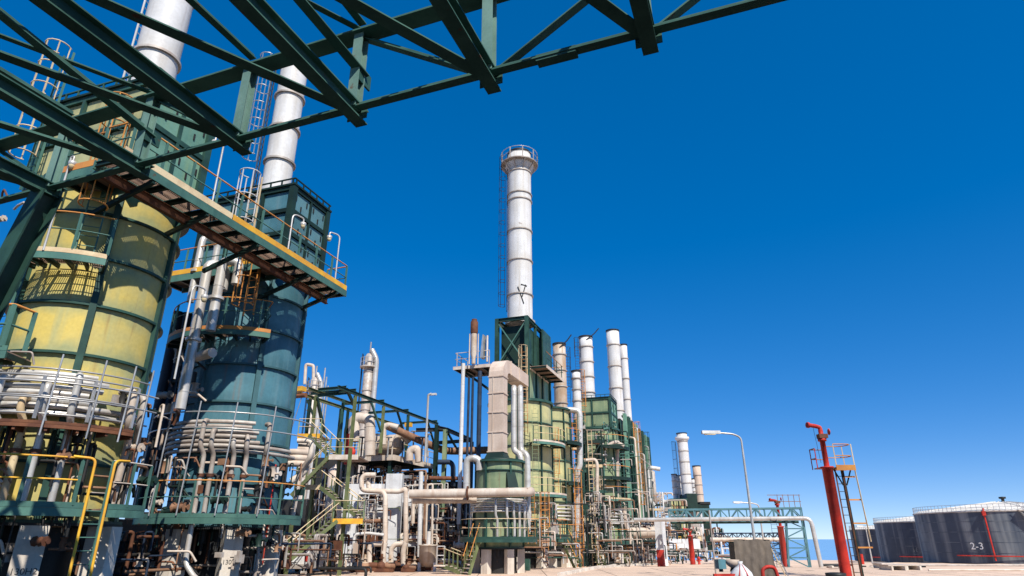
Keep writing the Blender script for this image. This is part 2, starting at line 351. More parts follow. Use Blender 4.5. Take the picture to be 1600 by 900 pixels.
# ================================================================== OVERHEAD STEEL BRIDGE
BA = R_(20.63); BU_ = Vector((math.sin(BA), math.cos(BA), 0)); BV_ = Vector((math.cos(BA), -math.sin(BA), 0))
CU, ZB, HT, PL = 6.46, 8.0, 1.40, 2.19
def GB(u, v, z=0): return BU_*u + BV_*v + UP*z
def nv(k): return (-1.447+.3388*(k-2))*CU
def NB(k): return GB(CU, nv(k), ZB)
def NT(k): return GB(CU, nv(k), ZB+HT)
br = T('steel_bridge', 'dark green steel truss bridge crossing overhead at the top of the photo', 'truss bridge', GB(CU, nv(1)-2.4, 0))
bd = 7.6
for uo in (0, -bd):
    o = BU_*uo
    P('bottom_chord', MB().tee(NB(-3)+o, NB(11)+o, .14, .025, .07), 'truss', br)
    P('top_chord', MB().tee(NT(-3)+o, NT(11)+o, .30, .03, .16), 'truss', br)
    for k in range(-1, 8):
        P('vertical', MB().ibeam(NB(k)+o+BU_*.0, NT(k)+o, .16, .17, .018, BU_), 'truss_lit', br)
    for k in range(-1, 8):
        a, b = (NT(k), NB(k+1)) if k < 5 else (NB(k), NT(k+1))
        P('diagonal', MB().tee(a+o+BU_*.09, b+o+BU_*.09, .14, .02, .06), 'truss', br)
for k in range(-1, 7):
    dz = UP*-.03
    P('cross_beam', MB().ibeam(NB(k)+dz+BU_*.24, NB(k)+dz-BU_*(bd+.3), .20, .25, .022), 'truss', br)
    P('top_beam', MB().tee(NT(k)+UP*.22, NT(k)+UP*.22-BU_*bd, .13, .02, .08), 'truss', br)
    P('brace', MB().tee(NB(k)+UP*-.02+BU_*.1, NB(k)-BU_*bd+BV_*(-2*PL)+UP*-.02, .18), 'truss', br)
    P('top_brace', MB().tee(NT(k)+UP*.1, NT(k)-BU_*bd+BV_*(-2*PL)+UP*.1, .11, .015, .04), 'truss', br)
for k, h in ((2, .62), (4, .66)):
    P('knee_brace', MB().tee(NB(k)+UP*h+BU_*.12+BV_*.06, NB(k)+UP*(HT+.1)-BU_*3.3-BV_*.5, .17, .02, .1), 'truss', br)
    P('gusset', MB().box(NB(k)+UP*.62+BU_*.1+BV_*.06, (.03, .3, .26), (BV_, BU_, UP)), 'green', br)
for k in range(0, 7):
    P('gusset', MB().box(NB(k)+UP*.02+BU_*.102, (.34, .016, .30), (BV_, BU_, UP)), 'truss', br)
for k in range(0, 7):
    for x_, z_ in ((-.12, -.08), (.12, -.08), (-.12, .1), (.12, .1), (0, .01)): P('bolt', MB().tube(NB(k)+BV_*x_+UP*(z_+.02)+BU_*.095, NB(k)+BV_*x_+UP*(z_+.02)+BU_*.125, .016, 6), 'black_steel', br)
P('splice_plate', MB().box(NB(5).lerp(NB(6), .45)+BU_*.02, (.55, .15, .10), (BV_, BU_, UP)), 'truss', br)
P('leg', MB().ibeam(NB(1)+UP*-.08, GB(CU, nv(1)-2.4, .03), .36, .36, .03, BU_), 'green', br)
P('leg', MB().ibeam(NB(1)+UP*-.08-BU_*bd, GB(CU-bd, nv(1)-2.4, .03), .36, .36, .03, BU_), 'green', br)
P('leg', MB().ibeam(NB(11), GB(CU, nv(11)+1.5, .03), .36, .36, .03, BU_), 'green', br)

# ================================================================== FIRED HEATERS
A0 = -54.5
RINGS = [2.4, 3.8, 5.2, 6.6, 8.0, 9.4, 10.77, 12.1]
def heater(label, c, R, zs, pm, rm, a0=A0, ns=6, leg=True, legh=None, gz=0., txt=None, legmat='concrete', sub=4, name='fired_heater', group=None, rw=.10, legr=None, lw=.6, sw=.17, rh=.035, shade_r=0, th=.35):
    t = T(name, label, 'furnace', (c[0], c[1], gz), group)
    st = 360/ns
    for i in range(len(zs)-1):
        for k in range(ns):
            P('shell_panel', MB().arc(c, R-.05, R, zs[i]+.02, zs[i+1]-.02, a0+st*k+.3, a0+st*(k+1)-.3, sub*2), pm, t)
    P('core', MB().arc(c, .05, R-.07, zs[0], zs[-1], n=20), 'firebrick', t)
    for i, z in enumerate(zs):
        e = i == len(zs)-1
        P('stiffening_ring', MB().arc(c, R-.02, R+rw+(.12 if e else 0), z-rh-(th if e else 0), z+rh, n=ns*sub*2), rm, t)
    for k in range(ns):
        a = a0+st*k; d = Vector((math.cos(R_(a)), math.sin(R_(a)), 0)); s_ = Vector((-d.y, d.x, 0))
        P('stiffener', MB().box(Vector((c[0], c[1], (zs[0]+zs[-1])/2))+d*(R+.05), (sw, .14, zs[-1]-zs[0]-.05), (s_, d, UP)), rm, t)
        if leg:
            lr = legr or R-.1; top = zs[0]-.1
            P('leg', MB().hexa([Vector((c[0], c[1], 0))+d*(lr+y*lw/2)+s_*(x*lw/2)+UP*z for z, m_ in ((gz, 1), (top, 1)) for x, y in ((-1, -1), (1, -1), (1, 1), (-1, 1))]), legmat, t)
    P('floor_plate', MB().arc(c, .02, R+.12, zs[0]-.1, zs[0]-.035, n=24), 'black_steel', t)
    if leg:
        mb = MB()
        for i in range(5):
            for j in range(5):
                p = Vector((c[0]+(i-2)*R*.36, c[1]+(j-2)*R*.36, zs[0]-.1))
                if (p-Vector((c[0], c[1], p.z))).length < R*.8: mb.tube(p, p-UP*.45, .13, 8); mb.tube(p-UP*.45, p-UP*.8, .05, 6)
        P('burners', mb, 'black_steel', t, kind='stuff')
    if shade_r: P('shade_fill', MB().arc(c, .05, R*shade_r, gz, zs[0]-.12, n=18), 'black_steel', t)  # black fill standing for the shade under the furnace floor
    if txt:
        a = a0; d = Vector((math.cos(R_(a)), math.sin(R_(a)), 0)); s_ = Vector((-d.y, d.x, 0))
        p = Vector((c[0], c[1], gz+1.22))+d*((legr or R-.1)+lw/2+.003)
        textmesh(txt, .2, 'stencil_number', 'ink', Matrix(((s_.x, 0, d.x, p.x), (s_.y, 0, d.y, p.y), (0, 1, 0, p.z), (0, 0, 0, 1))), t)
    return t
def conv_box(t, cu, cv, hu, hv, z0, z1, fm, sm, rm, nu=2, nv_=3, nz=2, dm='dark_green'):
    """box-shaped convection section on top of a heater, in grid axes: panels, posts, beams"""
    P('box_core', MB().box(G(cu, cv, (z0+z1)/2), (hv*2-.12, hu*2-.12, z1-z0)), dm, t)
    dz = (z1-z0)/nz
    for k in range(nz):
        za, zb = z0+dz*k+.1, z0+dz*(k+1)-.1; zc = (za+zb)/2
        for i in range(nv_):
            w_ = 2*hv/nv_
            for s_ in (-1, 1): P('side_panel', MB().box(G(cu+s_*(hu-.05), cv-hv+w_*(i+.5), zc), (w_-.16, .06, zb-za)), fm, t)
        for i in range(nu):
            w_ = 2*hu/nu
            for s_ in (-1, 1):
                pn = P('end_panel', MB().box(G(cu-hu+w_*(i+.5), cv+s_*(hv-.04), zc), (.08, w_-.10, zb-za)), sm, t)
                if s_ == 1:
                    for q in (-.3, 0, .3): P('clip', MB().box(G(cu-hu+w_*(i+.5)+q*w_, cv+hv+.015, zc+(.15 if q else -.2)), (.04, .05, .22)), 'black_steel', pn)
    for k in range(nz+1):
        z = z0+dz*k
        for s_ in (-1, 1):
            P('beam', MB().box(G(cu+s_*hu, cv, z), (2*hv+.1, .16, .17)), rm, t)
            P('beam', MB().box(G(cu, cv+s_*hv, z), (.15, 2*hu-.17, .165)), rm, t)
    for a in (-1, 1):
        for b in (-1, 1): P('corner_post', MB().box(G(cu+a*hu, cv+b*hv, (z0+z1)/2), (.24, .24, z1-z0+.3)), rm, t)
    for i in range(1, nv_):
        for s_ in (-1, 1): P('post', MB().box(G(cu+s_*(hu+.02), cv-hv+2*hv/nv_*i, (z0+z1)/2), (.12, .14, z1-z0-.1)), rm, t)
    for i in range(1, nu):
        for s_ in (-1, 1): P('post', MB().box(G(cu-hu+2*hu/nu*i, cv+s_*(hv+.02), (z0+z1)/2), (.1, .1, z1-z0-.1)), rm, t)
    P('roof_plate', MB().box(G(cu, cv, z1+.13), (2*hv+.3, 2*hu+.3, .08)), dm, t)
    mb = MB()
    for i in range(9):
        for s_ in (-1, 1): mb.box(G(cu+s_*(hu+.1), cv-hv+2*hv*i/8, z1+.27), (.05, .05, .22))
    for i in range(6): mb.box(G(cu-hu+2*hu*i/5, cv+hv+.1, z1+.27), (.05, .05, .22))
    mb.box(G(cu, cv+hv+.1, z1+.39), (.05, 2*hu+.2, .05)); mb.box(G(cu-hu-.1, cv, z1+.395), (2*hv+.2, .05, .05))
    P('roof_kerb', mb, rm, t, kind='stuff')
M('teal_rib', (.05, .12, .135), (.035, .085, .095), 1.5, .5, rust=.06)
YC = (-12.71, 17.95); YU, YV = 12.86, -17.84
BC = (-10.52, 24.43); BU, BV = 19.7, -17.87
HR = 1.9
yh = heater('big cylindrical yellow furnace with green ribs, nearest on the left', YC, HR, RINGS, 'yellow', 'green', txt='130H2', shade_r=.55)
bh = heater('cylindrical dark teal furnace right of the yellow one, behind the curved pipes', BC, HR, RINGS, 'teal', 'teal_rib', txt='130H1', shade_r=.55)
conv_box(yh, YU-.25, YV, 1.15, 2.2, 12.3, 15.3, 'olive', 'box_green', 'green')
conv_box(bh, BU-.25, BV, 1.15, 2.2, 12.3, 15.3, 'teal', 'teal_box', 'dark_green', nz=3)
# stacks
YR = [17.9, 21., 24.1]
ys_ = stack('wide white steel chimney on the yellow furnace, cut by the top of the photo', YC, .70, 15.45, 27, YR, n=36)
bz = [zat(x, y, 26.6) for x, y in ((437, 257), (446, 206), (455, 156))]; bz.append(bz[-1]*2-bz[-2])
bs_ = stack('white ringed chimney on the teal furnace, top crossed by the overhead truss', BC, .61, 15.45, zat(463, 108, 26.6), bz, n=32)
P('lifting_arm', MB().bar(Vector((*BC, 0))+UP*zat(463, 110, 26.6), pdist(437, 93, 26.4), .12, .2), 'green', bs_)
for (c, lab, z0, z1, a, cg) in ((YC, 'white ladder climbing the left side of the widest chimney', 15.6, 26.5, 175, True), (BC, 'ladder with rusty hoops on the left of the chimney over the teal furnace', 15.8, bz[-1]+.5, 190, True)):
    d = Vector((math.cos(R_(a)), math.sin(R_(a)), 0))
    ladder(lab, polar(c, .9, a, z0), z1, (-d.y, d.x, 0), d, mat='white' if c is YC else 'navy', cmat='galv', cage=(c is BC), group='ladders on the chimneys')

# round decks of the two near heaters
def decks(t, c, lab, post, rail):
    pass
dk = T('round_platform', 'green rimmed round platform low on the yellow furnace with orange rails', 'platform', (*YC, 2.7))
deck_ring(dk, YC, HR+.15, HR+1.0, 2.7, -150, -36, 10)
railing(dk, [polar(YC, HR+.98, a, 2.75) for a in range(-150, -38, 6)], rail='yel_rail', step=1.2, r=.026)
dk = T('round_platform', 'round platform low on the teal furnace with thin orange rails', 'platform', (*BC, 2.65))
deck_ring(dk, BC, HR+.15, HR+.95, 2.65, -175, 0, 14)
railing(dk, [polar(BC, HR+.93, a, 2.7) for a in range(-175, 2, 7)], rail='orange', step=1.5)
dk = T('round_platform', 'small stub platform right of the yellow ladder at the furnace foot', 'platform', polar(YC, 2.9, -24, 2.7))
deck_ring(dk, YC, HR+.15, HR+1.0, 2.7, -28, -2, 3)
railing(dk, [polar(YC, HR+.98, a, 2.75) for a in range(-28, -1, 5)], rail='pipe_pale', step=.8)
# the access gap: ladder with yellow grab rails
d = Vector((math.cos(R_(-32)), math.sin(R_(-32)), 0)); s_ = Vector((-d.y, d.x, 0))
ladder('green ladder between the yellow hand rails at the foot of the yellow furnace', polar(YC, HR+1.08, -33.5, .03), 2.8, s_, d, cage=False, wd=.42)
for lab, a, q in (('bent yellow grab rail left of the green ladder', -37.5, 0), ('bent yellow grab rail right of the green ladder', -28.5, 1)):
    p = polar(YC, HR+1.1, a, .9)
    pipe(lab, [polar(YC, HR+1.1, a+(1.5 if q else -1.5), .05), polar(YC, HR+1.12, a, .5), polar(YC, HR+1.1, a, 3.85), polar(YC, HR+.98, a+(9 if q else -9), 3.88)], .032, 'yel_rail', 'yellow grab rails beside the ladder', cat='handrail', name='grab_rail', bend=.14)
# mid decks
dk = T('round_platform', 'narrow brown platform with pale tube rails round the yellow furnace under the pipe ring', 'platform', (*YC, 4.6))
deck_ring(dk, YC, HR+.48, HR+1.05, 4.6, -150, -22, 10, rim='rust', jmat='rust', ch=.1, grate=False)
railing(dk, [polar(YC, HR+1.05, a, 4.7) for a in range(-150, -20, 6)], rail='galv', post='galv', step=1.1, r=.024, h=1.05)
dk = T('round_platform', 'platform with orange rail and open grating high on the front of the yellow furnace', 'platform', polar(YC, 2.8, -78, 9.1))
deck_ring(dk, YC, HR+.12, HR+.92, 9.1, -104, -54, 5, rim='cream')
railing(dk, [polar(YC, HR+.9, a, 9.2) for a in range(-104, -53, 5)], rail='orange', step=.9)
dk = T('round_platform', 'small side platform with steep green rails at the left end of the pipe ring', 'platform', polar(YC, 2.8, -105, 6.3))
deck_ring(dk, YC, HR+.15, HR+1.15, 6.3, -135, -84, 4, rim='mid_green')
railing(dk, [polar(YC, HR+1.12, a, 6.4) for a in range(-135, -83, 6)]+[polar(YC, HR+.5, -84, 6.4)], rail='orange', step=.7, r=.034)
dk = T('round_platform', 'curved platform with orange rim at the white pipes on the teal furnace', 'platform', polar(BC, 2.9, -105, 9.0))
deck_ring(dk, BC, HR+.12, HR+1.05, 9.0, -158, -55, 8, rim='orange')
railing(dk, [polar(BC, HR+1.03, a, 9.1) for a in range(-158, -54, 6)]+[polar(BC, HR+.2, -55, 9.1)], rail='orange', step=1.2)
# high walkway past both boxes
wk = T('walkway', 'long high steel walkway with yellow toe board linking the two furnace tops', 'walkway', G(16, -15.0, 11.5))
WZ = 11.55
def deck_strip(t, u0, u1, v0, v1, z, n, along='u', mat='grating', rim='mid_green', grate=False):
    for i in range(n):
        if along == 'u' and grate:
            a, b = u0+(u1-u0)*i/n, u0+(u1-u0)*(i+1)/n; nb = int(abs(b-a)/.055); mb = MB()
            for j in range(nb): q = a+.04+(b-a-.08)*j/(nb-1); mb.bar(G(q, v0+.04, z-.03), G(q, v1-.04, z-.03), .018, .035)
            for q in (.1, .37, .63, .9): mb.bar(G(a+.03, v0+(v1-v0)*q, z-.02), G(b-.03, v0+(v1-v0)*q, z-.02), .014, .02)
            P('grating_panel', mb, mat, t, kind='stuff')
        elif along == 'u': a, b = u0+(u1-u0)*i/n, u0+(u1-u0)*(i+1)/n; P('deck_panel', MB().box(G((a+b)/2, (v0+v1)/2, z-.03), (abs(v1-v0)-.08, abs(b-a)-.05, .05)), mat, t)
        else: a, b = v0+(v1-v0)*i/n, v0+(v1-v0)*(i+1)/n; P('deck_panel', MB().box(G((u0+u1)/2, (a+b)/2, z-.03), (abs(b-a)-.05, abs(u1-u0)-.08, .05)), mat, t)
    for i in range(n+1):
        if along == 'u': a = u0+(u1-u0)*i/n; P('joist', MB().ibeam(G(a, v0+.06, z-.14), G(a, v1-.06, z-.14), .09, .15, .014), 'dark_green', t)
        else: a = v0+(v1-v0)*i/n; P('joist', MB().ibeam(G(u0+.06, a, z-.14), G(u1-.06, a, z-.14), .09, .15, .014), 'dark_green', t)
    for e in (0, 1):
        if along == 'u': vv = (v0, v1)[e]; P('edge_beam', MB().box(G((u0+u1)/2, vv, z-.12), (.05, abs(u1-u0)+.06, .26)), rim, t)
        else: uu = (u0, u1)[e]; P('edge_beam', MB().box(G(uu, (v0+v1)/2, z-.12), (abs(v1-v0)+.06, .05, .26)), rim, t)
deck_strip(wk, 10.2, 20.8, -15.45, -14.4, WZ, 14, grate=True)
P('toe_board', MB().box(G(12.15, -14.39, WZ+.12), (.02, 4.0, .2)), 'cream', wk)
P('toe_board', MB().box(G(17.5, -14.39, WZ+.12), (.02, 6.6, .2)), 'yel_rail', wk)
P('toe_board', MB().box(G(20.82, -14.95, WZ+.12), (1.1, .02, .2)), 'yel_rail', wk)
railing(wk, [G(10.25, -15.4, WZ), G(10.25, -14.42, WZ), G(20.78, -14.42, WZ), G(20.78, -15.4, WZ)], rail='orange', step=1.0, r=.025)
for u in (11.2, 13.2, 15.5, 18.3, 20.2): P('bracket', MB().bar(G(u, -14.4, WZ-.28), G(u, -16.6, WZ-.95), .1, .14), 'dark_green', wk)
P('stringer', MB().ibeam(G(10.3, -15.2, WZ-.38), G(20.7, -15.2, WZ-.38), .14, .28, .02), 'rust', wk)
for cu, lab, vl_ in ((YU, 'grated landing on the near side of the box above the yellow furnace', -17.0), (BU, 'landing with yellow edge on the near side of the box above the teal furnace', -20.4)):
    t = T('landing', lab, 'platform', G(cu-2, -17.8, WZ), 'landings beside the furnace boxes')
    deck_strip(t, cu-2.5, cu-1.45, vl_, -15.5, WZ-.02, 6 if vl_ < -18 else 2, 'v')
    P('toe_board', MB().box(G(cu-2.52, (vl_-15.5)/2, WZ+.1), (-15.5-vl_-.1, .02, .2)), 'yel_rail' if cu == BU else 'orange', t)
    railing(t, [G(cu-2.48, -15.6, WZ), G(cu-2.48, vl_+.05, WZ)], rail='orange', step=1.0)
# ladders with cages on the near heaters
def lad(c, r, a, z0, z1, lab, **k):
    d = Vector((math.cos(R_(a)), math.sin(R_(a)), 0)); ladder(lab, polar(c, r, a, z0), z1, (-d.y, d.x, 0), d, **k)
lad(YC, HR+.3, -68, 9.1, 14.3, 'caged ladder with orange hoops in front of the box on the yellow furnace', cage_from=1.6)
lad(YC, HR+.35, -112, 5.2, 11.9, 'green ladder beside the left end of the high orange railed platform', cage=False)
ladder('caged ladder with pale hoops rising past the top left of the yellow box', G(YU-1.75, -19.6, 12), 17.2, GV, -GU, cage_from=1., cmat='cream')
ladder('caged ladder with white bars between the two furnace boxes', G(16.3, -15.7, 11.6), 14.6, GV, -GU, cage_from=1., cmat='white', mat='cream')
ladder('short orange caged ladder hanging under the teal furnace landing', G(BU-2.2, -16.2, 9.6), 11.9, GV, -GU, cage_from=.3, cmat='orange', mat='orange')
lad(BC, HR+.25, -62, 9.0, 11.4, 'thin ladder rising off the orange rimmed platform on the teal furnace', cage=False)
lad(BC, HR+.5, -168, 2.7, 9.0, 'dark ladder in the gap between yellow and teal furnaces', cage=False, mat='navy')
# gooseneck lamps
lamp('gooseneck lamp at the middle of the high walkway before the teal box', G(17.0, -14.42, WZ), 1.7, .5, GU*.8+GV*.2)
lamp('gooseneck lamp at the far end of the high walkway', G(20.0, -14.42, WZ), 2.2, -.45, GU*.7+GV*.4)
lamp('tall pale lamp pole beside the green end of the yellow box', G(13.3, -14.42, WZ), 2.4, .35, -GU)
lamp('thin lamp pole on the high platform on the yellow furnace', polar(YC, HR+.92, -84, 9.1), 2.9, .12, GV)
lamp('gooseneck lamp low in the gap by the curved platform', polar(YC, HR+1.3, -8, 6.2), 2.9, .5, GU)
# ================================================================== PIPES ROUND THE TWO HEATERS
ends = [-41, -34, -36, -44, -38, -8, -2]
nm = ['topmost', 'second', 'third', 'fourth', 'fifth', 'sixth', 'lowest']
def arcpts(c, r, a0, a1, z, st=6):
    n = max(2, int(abs(a1-a0)/st)); return [polar(c, r, a0+(a1-a0)*i/n, z) for i in range(n+1)]
for i in range(7):
    z = 5.95-.165*i
    pipe(f'{nm[i]} grey pipe of the ring bent round the yellow furnace', arcpts(YC, HR+.33+.05*(i % 2), -150, ends[i], z), .075, 'alu', 'ring pipes round the yellow furnace', 10, 0)
    pipe(f'{nm[i]} tan pipe of the ring bent round the teal furnace', arcpts(BC, HR+.33+.05*(i % 2), -170, [-52, -55, -48, -50, -46, -10, 5][i], z-.13), .07, 'pipe_grey', 'ring pipes round the teal furnace', 10, 0)
def riser(c, a, z, lab, mat, r=.075, zb=4.95, out=.62, grp=None):
    a2 = a+2
    pipe(lab, [polar(c, HR+.36, a, z), polar(c, HR+out, a, z), polar(c, HR+out, a, zb), polar(c, HR+.42, a2, zb-.28), polar(c, HR+.42, a2, 2.75)], r, mat, grp, 10, .12, flanges=(3.35,))
for a, i, w_ in ((-98, 0, 'first'), (-90, 1, 'second'), (-76, 4, 'third'), (-66, 2, 'fourth'), (-52, 0, 'fifth')):
    riser(YC, a, 5.95-.165*i, f'{w_} from left of the bent riser pipes before the yellow furnace', 'alu' if i != 4 else 'cream', .085, grp='riser pipes before the yellow furnace')
for a, i, w_ in ((-92, 0, 'first'), (-84, 2, 'second'), (-68, 4, 'third'), (-58, 3, 'fourth'), (-42, 0, 'fifth')):
    riser(BC, a, 5.82-.165*i, f'{w_} from left of the bent riser pipes before the teal furnace', 'pipe_grey', .08, grp='riser pipes before the teal furnace')
for k, (a, c, cn) in enumerate(((-25, YC, 'yellow'), (-18, YC, 'yellow'), (5, BC, 'teal'), (12, BC, 'teal'))):
    w_ = ('pale', 'grey', 'pale', 'grey')[k]
    pipe(f'{w_} elbowed pipe dropping from the right end of the ring on the {cn} furnace', [polar(c, HR+.4, a, 5.7-.1*k), polar(c, HR+.95, a, 5.7-.1*k), polar(c, HR+.95, a, 4.9), polar(c, HR+.6, a+9, 4.4), polar(c, HR+.5, a+9, 2.8)], .09, 'pipe_pale' if k % 2 == 0 else 'pipe_grey', 'elbowed drop pipes at the ring ends', 10, .2)
# scaffold rails round the blue ring
for z, r, m in ((6.05, HR+.95, 'galv'), (5.5, HR+1.0, 'galv')):
    pipe(('upper' if z > 6 else 'lower')+' thin scaffold tube running round the ring pipes of the teal furnace', arcpts(BC, r, -170, 10, z), .025, m, 'scaffold tubes round the ring pipes', 6, 0, name='scaffold_tube', cat='scaffold tube')
for z, r in ((6.0, HR+.75), (5.6, HR+1.1), (5.2, HR+1.12), (4.85, HR+.9)):
    pipe({6.0: 'topmost', 5.6: 'second', 5.2: 'third', 4.85: 'lowest'}[z]+' thin scaffold tube bent round the pipes of the yellow furnace', arcpts(YC, r, -150, -12, z), .024, 'galv', 'scaffold tubes round the ring pipes', 6, 0, name='scaffold_tube', cat='scaffold tube')
for k, a in enumerate((-140, -104, -62, -44, -30, -20)):
    S('scaffold_tube', MB().tube(polar(YC, HR+1.12, a, 4.3), polar(YC, HR+1.12, a+1, 6.3), .024, 6), 'galv', ('first', 'second', 'third', 'fourth', 'fifth', 'last')[k]+' from left of the upright scaffold tubes at the yellow furnace ring', 'scaffold tube', polar(YC, HR+1.12, a, 4.3), 'upright scaffold tubes before the yellow furnace')
for k, a in enumerate((-150, -118, -96, -72, -46)):
    S('scaffold_tube', MB().tube(polar(BC, HR+.98, a, 2.7), polar(BC, HR+.98, a+3, 6.4), .025, 6), 'galv', ('first', 'second', 'third', 'fourth', 'last')[k]+' from left of the scaffold uprights on the low teal furnace platform', 'scaffold tube', polar(BC, HR+.98, a, 2.7), 'upright scaffold tubes before the teal furnace')
def ring_stuff(c, seed, n, a0, a1, z0, z1, mats=('pipe_pale', 'pipe_rust', 'pipe_grey', 'rust', 'black_steel', 'black_steel', 'dark_green'), rmin=.22, rmax=.85, r0=.018, r1=.045):
    q = random.Random(seed); mb = MB()
    for i in range(n):
        a, rr, z = q.uniform(a0, a1), HR+q.uniform(rmin, rmax), q.uniform(z0, z1); mb.cur = q.randrange(len(mats)); r = q.uniform(r0, r1); k = q.random()
        if k < .4: zb = min(z1, z+q.uniform(.5, 1.6)); a2 = a+q.uniform(-9, 9); mb.path([polar(c, rr, a, z), polar(c, rr, a, zb), polar(c, rr-.15, a2, zb), polar(c, rr-.15, a2, zb-q.uniform(.1, .8))], r, 6, r*2, 2)
        elif k < .7: mb.path([polar(c, rr, a, z), polar(c, rr, a+8, z), polar(c, rr, a+q.uniform(10, 18), z), polar(c, rr-.1, a+19, z-.3)], r, 6, r*2, 2)
        elif k < .9: p = polar(c, rr, a, z); s_ = q.uniform(.45, .9); mb.lathe(p, [(.2*s_, -.3*s_), (.12*s_, -.2*s_), (.18*s_, 0), (.12*s_, .2*s_), (.2*s_, .3*s_)], 7, UP if q.random() < .6 else GV); mb.tube(p, p+GV*.4*s_, .05*s_, 5); mb.tube(p+GV*.4*s_, p+GV*.43*s_, .1*s_, 8)
        else: mb.box(polar(c, rr, a, z), (q.uniform(.1, .3), q.uniform(.1, .2), q.uniform(.15, .4)))
    o = S('small_pipework', mb, mats, 'tangle of thin pipes and valves too fine to count', None, (c[0], c[1], z0)); o['kind'] = 'stuff'
ring_stuff(YC, 61, 60, -150, -30, 2.8, 4.7); ring_stuff(YC, 62, 26, -30, 10, 2.8, 5.6, rmax=1.0); ring_stuff(BC, 63, 75, -175, 0, 2.8, 4.6); ring_stuff(BC, 64, 22, -170, -110, 4.6, 9.0, r1=.06)
ring_stuff(YC, 65, 40, -150, -30, 1.4, 2.5, rmin=-.4, rmax=.9); ring_stuff(BC, 66, 50, -175, 0, 1.2, 2.5, rmin=-.4, rmax=.9); ring_stuff(YC, 67, 14, -150, -95, 6.2, 11.5, rmin=.2, rmax=1.2, r1=.06)
pipe('bent grey pipe hanging below the low deck of the teal furnace', [polar(BC, HR+.6, -88, 2.6), polar(BC, HR+.6, -88, 1.3), polar(BC, HR+.7, -80, .9), polar(BC, HR+.9, -74, .75)], .085, 'alu', None, 10, .2)
# big white pipes on the teal heater
def bigp(lab, px, ytop, ybot, dd, mat='alu', over=(.9, .6), r=.17):
    b = pdist(px, ytop, dd); z1 = b.z; q = Vector((b.x, b.y, zat(px-35, ybot, dd)))
    pipe(lab, [q, Vector((b.x, b.y, z1)), Vector((b.x, b.y, z1))+GU*over[0]+GV*over[1]*.3, Vector((b.x, b.y, z1))+GU*over[0]+GV*over[1]*.3-UP*.9], r, mat, 'thick pale pipes on the teal furnace', 14, .42, flanges=(.45,), fmat='alu')
bigp('left of the two thick white pipes bending over before the teal furnace', 326, 410, 640, 23.9, over=(.6, .9))
bigp('right of the two thick white pipes bending over before the teal furnace', 349, 407, 515, 23.7, over=(.3, 1.6))
bigp('thinner white pipe with an elbow left of the teal furnace box', 318, 368, 470, 25.6, over=(.7, .3), r=.13)
p = pdist(332, 551, 23.6); pipe('short thick horizontal tan pipe stub under the curved platform', [p-GV*1.0+GU*.3, p], .17, 'pipe_pale', None, 14)
for k, (px, m) in enumerate(((268, 'navy'), (283, 'navy'), (297, 'pipe_grey'))):
    b = pdist(px, 540, 27.5); pipe(('left dark', 'right dark', 'grey')[k]+' vertical pipe in the gap between yellow and teal furnaces', [(b.x, b.y, 3.), (b.x, b.y, 10.5)], .19 if k < 2 else .13, m, 'upright pipes in the gap between the furnaces', 12)
# sign on the teal furnace
a = A0+17; d = Vector((math.cos(R_(a)), math.sin(R_(a)), 0)); s_ = Vector((-d.y, d.x, 0)); p = pdist(430, 739, 24.9)
sg = T('notice_sign', 'small white notice sign with blue mark by the teal furnace', 'sign', p)
P('board', MB().box(p, (.26, .02, .42), (s_, d, UP)), 'white', sg); P('symbol', MB().box(p+d*.012, (.06, .006, .2), (s_, d, UP)), 'navy', sg); P('symbol', MB().box(p+d*.012-UP*.13, (.16, .006, .04), (s_, d, UP)), 'navy', sg)
P('post', MB().tube(p-d*.03-UP*3.0, p-d*.03+UP*.3, .025, 6), 'red', sg)
# ================================================================== MIDDLE: SMALL HEATER WITH DUCT, TALL HEATER, FAR HEATERS
def pxY(pts, Y): return [pY(x, y, Y) for x, y in pts]
def axis_at(px, py, d): p = pdist(px, py, d); return (p.x, p.y)
SH = (-.83, 42.99); TH = (.70, 52.0); GH = (3.24, 57.9); H3 = (8.9, 67.3); H4 = (10.6, 74.5)
sh = heater('small pale green furnace with a beige duct rising from its top', SH, 1.5, [1.5, 3.1, 4.5, 6.1, 6.7], 'pale_green', 'green', a0=-62, ns=6, legmat='concrete', lw=.45, sw=.11, rh=.03, shade_r=.75, th=.05)
P('roof', MB().lathe((*SH, 0), [(1.62, 6.72), (1.62, 6.8), (.6, 6.98), (.001, 7.0)], 20), 'dark_green', sh)
P('hood', MB().hexa([polar(SH, 1.52, -50, 5.05)+GV*-.02, polar(SH, 1.52, -72, 5.05), polar(SH, 1.56, -72, 5.95), polar(SH, 1.56, -50, 5.95), polar(SH, 1.95, -50, 5.0), polar(SH, 1.95, -72, 5.0), polar(SH, 1.6, -72, 5.95), polar(SH, 1.6, -50, 5.95)]), 'dark_green', sh)
du = T('flue_duct', 'beige square duct with ribs rising from the small furnace and bending back', 'duct', pY(779, 700, 43))
dc = pY(778, 640, 42.6); dcu, dcv = dc.dot(GU), dc.dot(GV); zt = 13.7; W2, D2 = .52, .45
segz = [7.3, 8.55, 9.85, 11.15, 12.3]
for i in range(len(segz)-1): P('duct_panel', MB().box(G(dcu, dcv, (segz[i]+segz[i+1])/2), (W2*2, D2*2, segz[i+1]-segz[i]-.03)), 'duct', du)
for z in segz: P('duct_rib', MB().box(G(dcu, dcv, z), (W2*2+.1, D2*2+.1, .07)), 'duct', du)
P('seam', MB().box(G(dcu-D2-.01, dcv-.2, (7.3+12.3)/2), (.05, .05, 5.)), 'pipe_pale', du)
vs = []; nA = 6; rb = 1.35
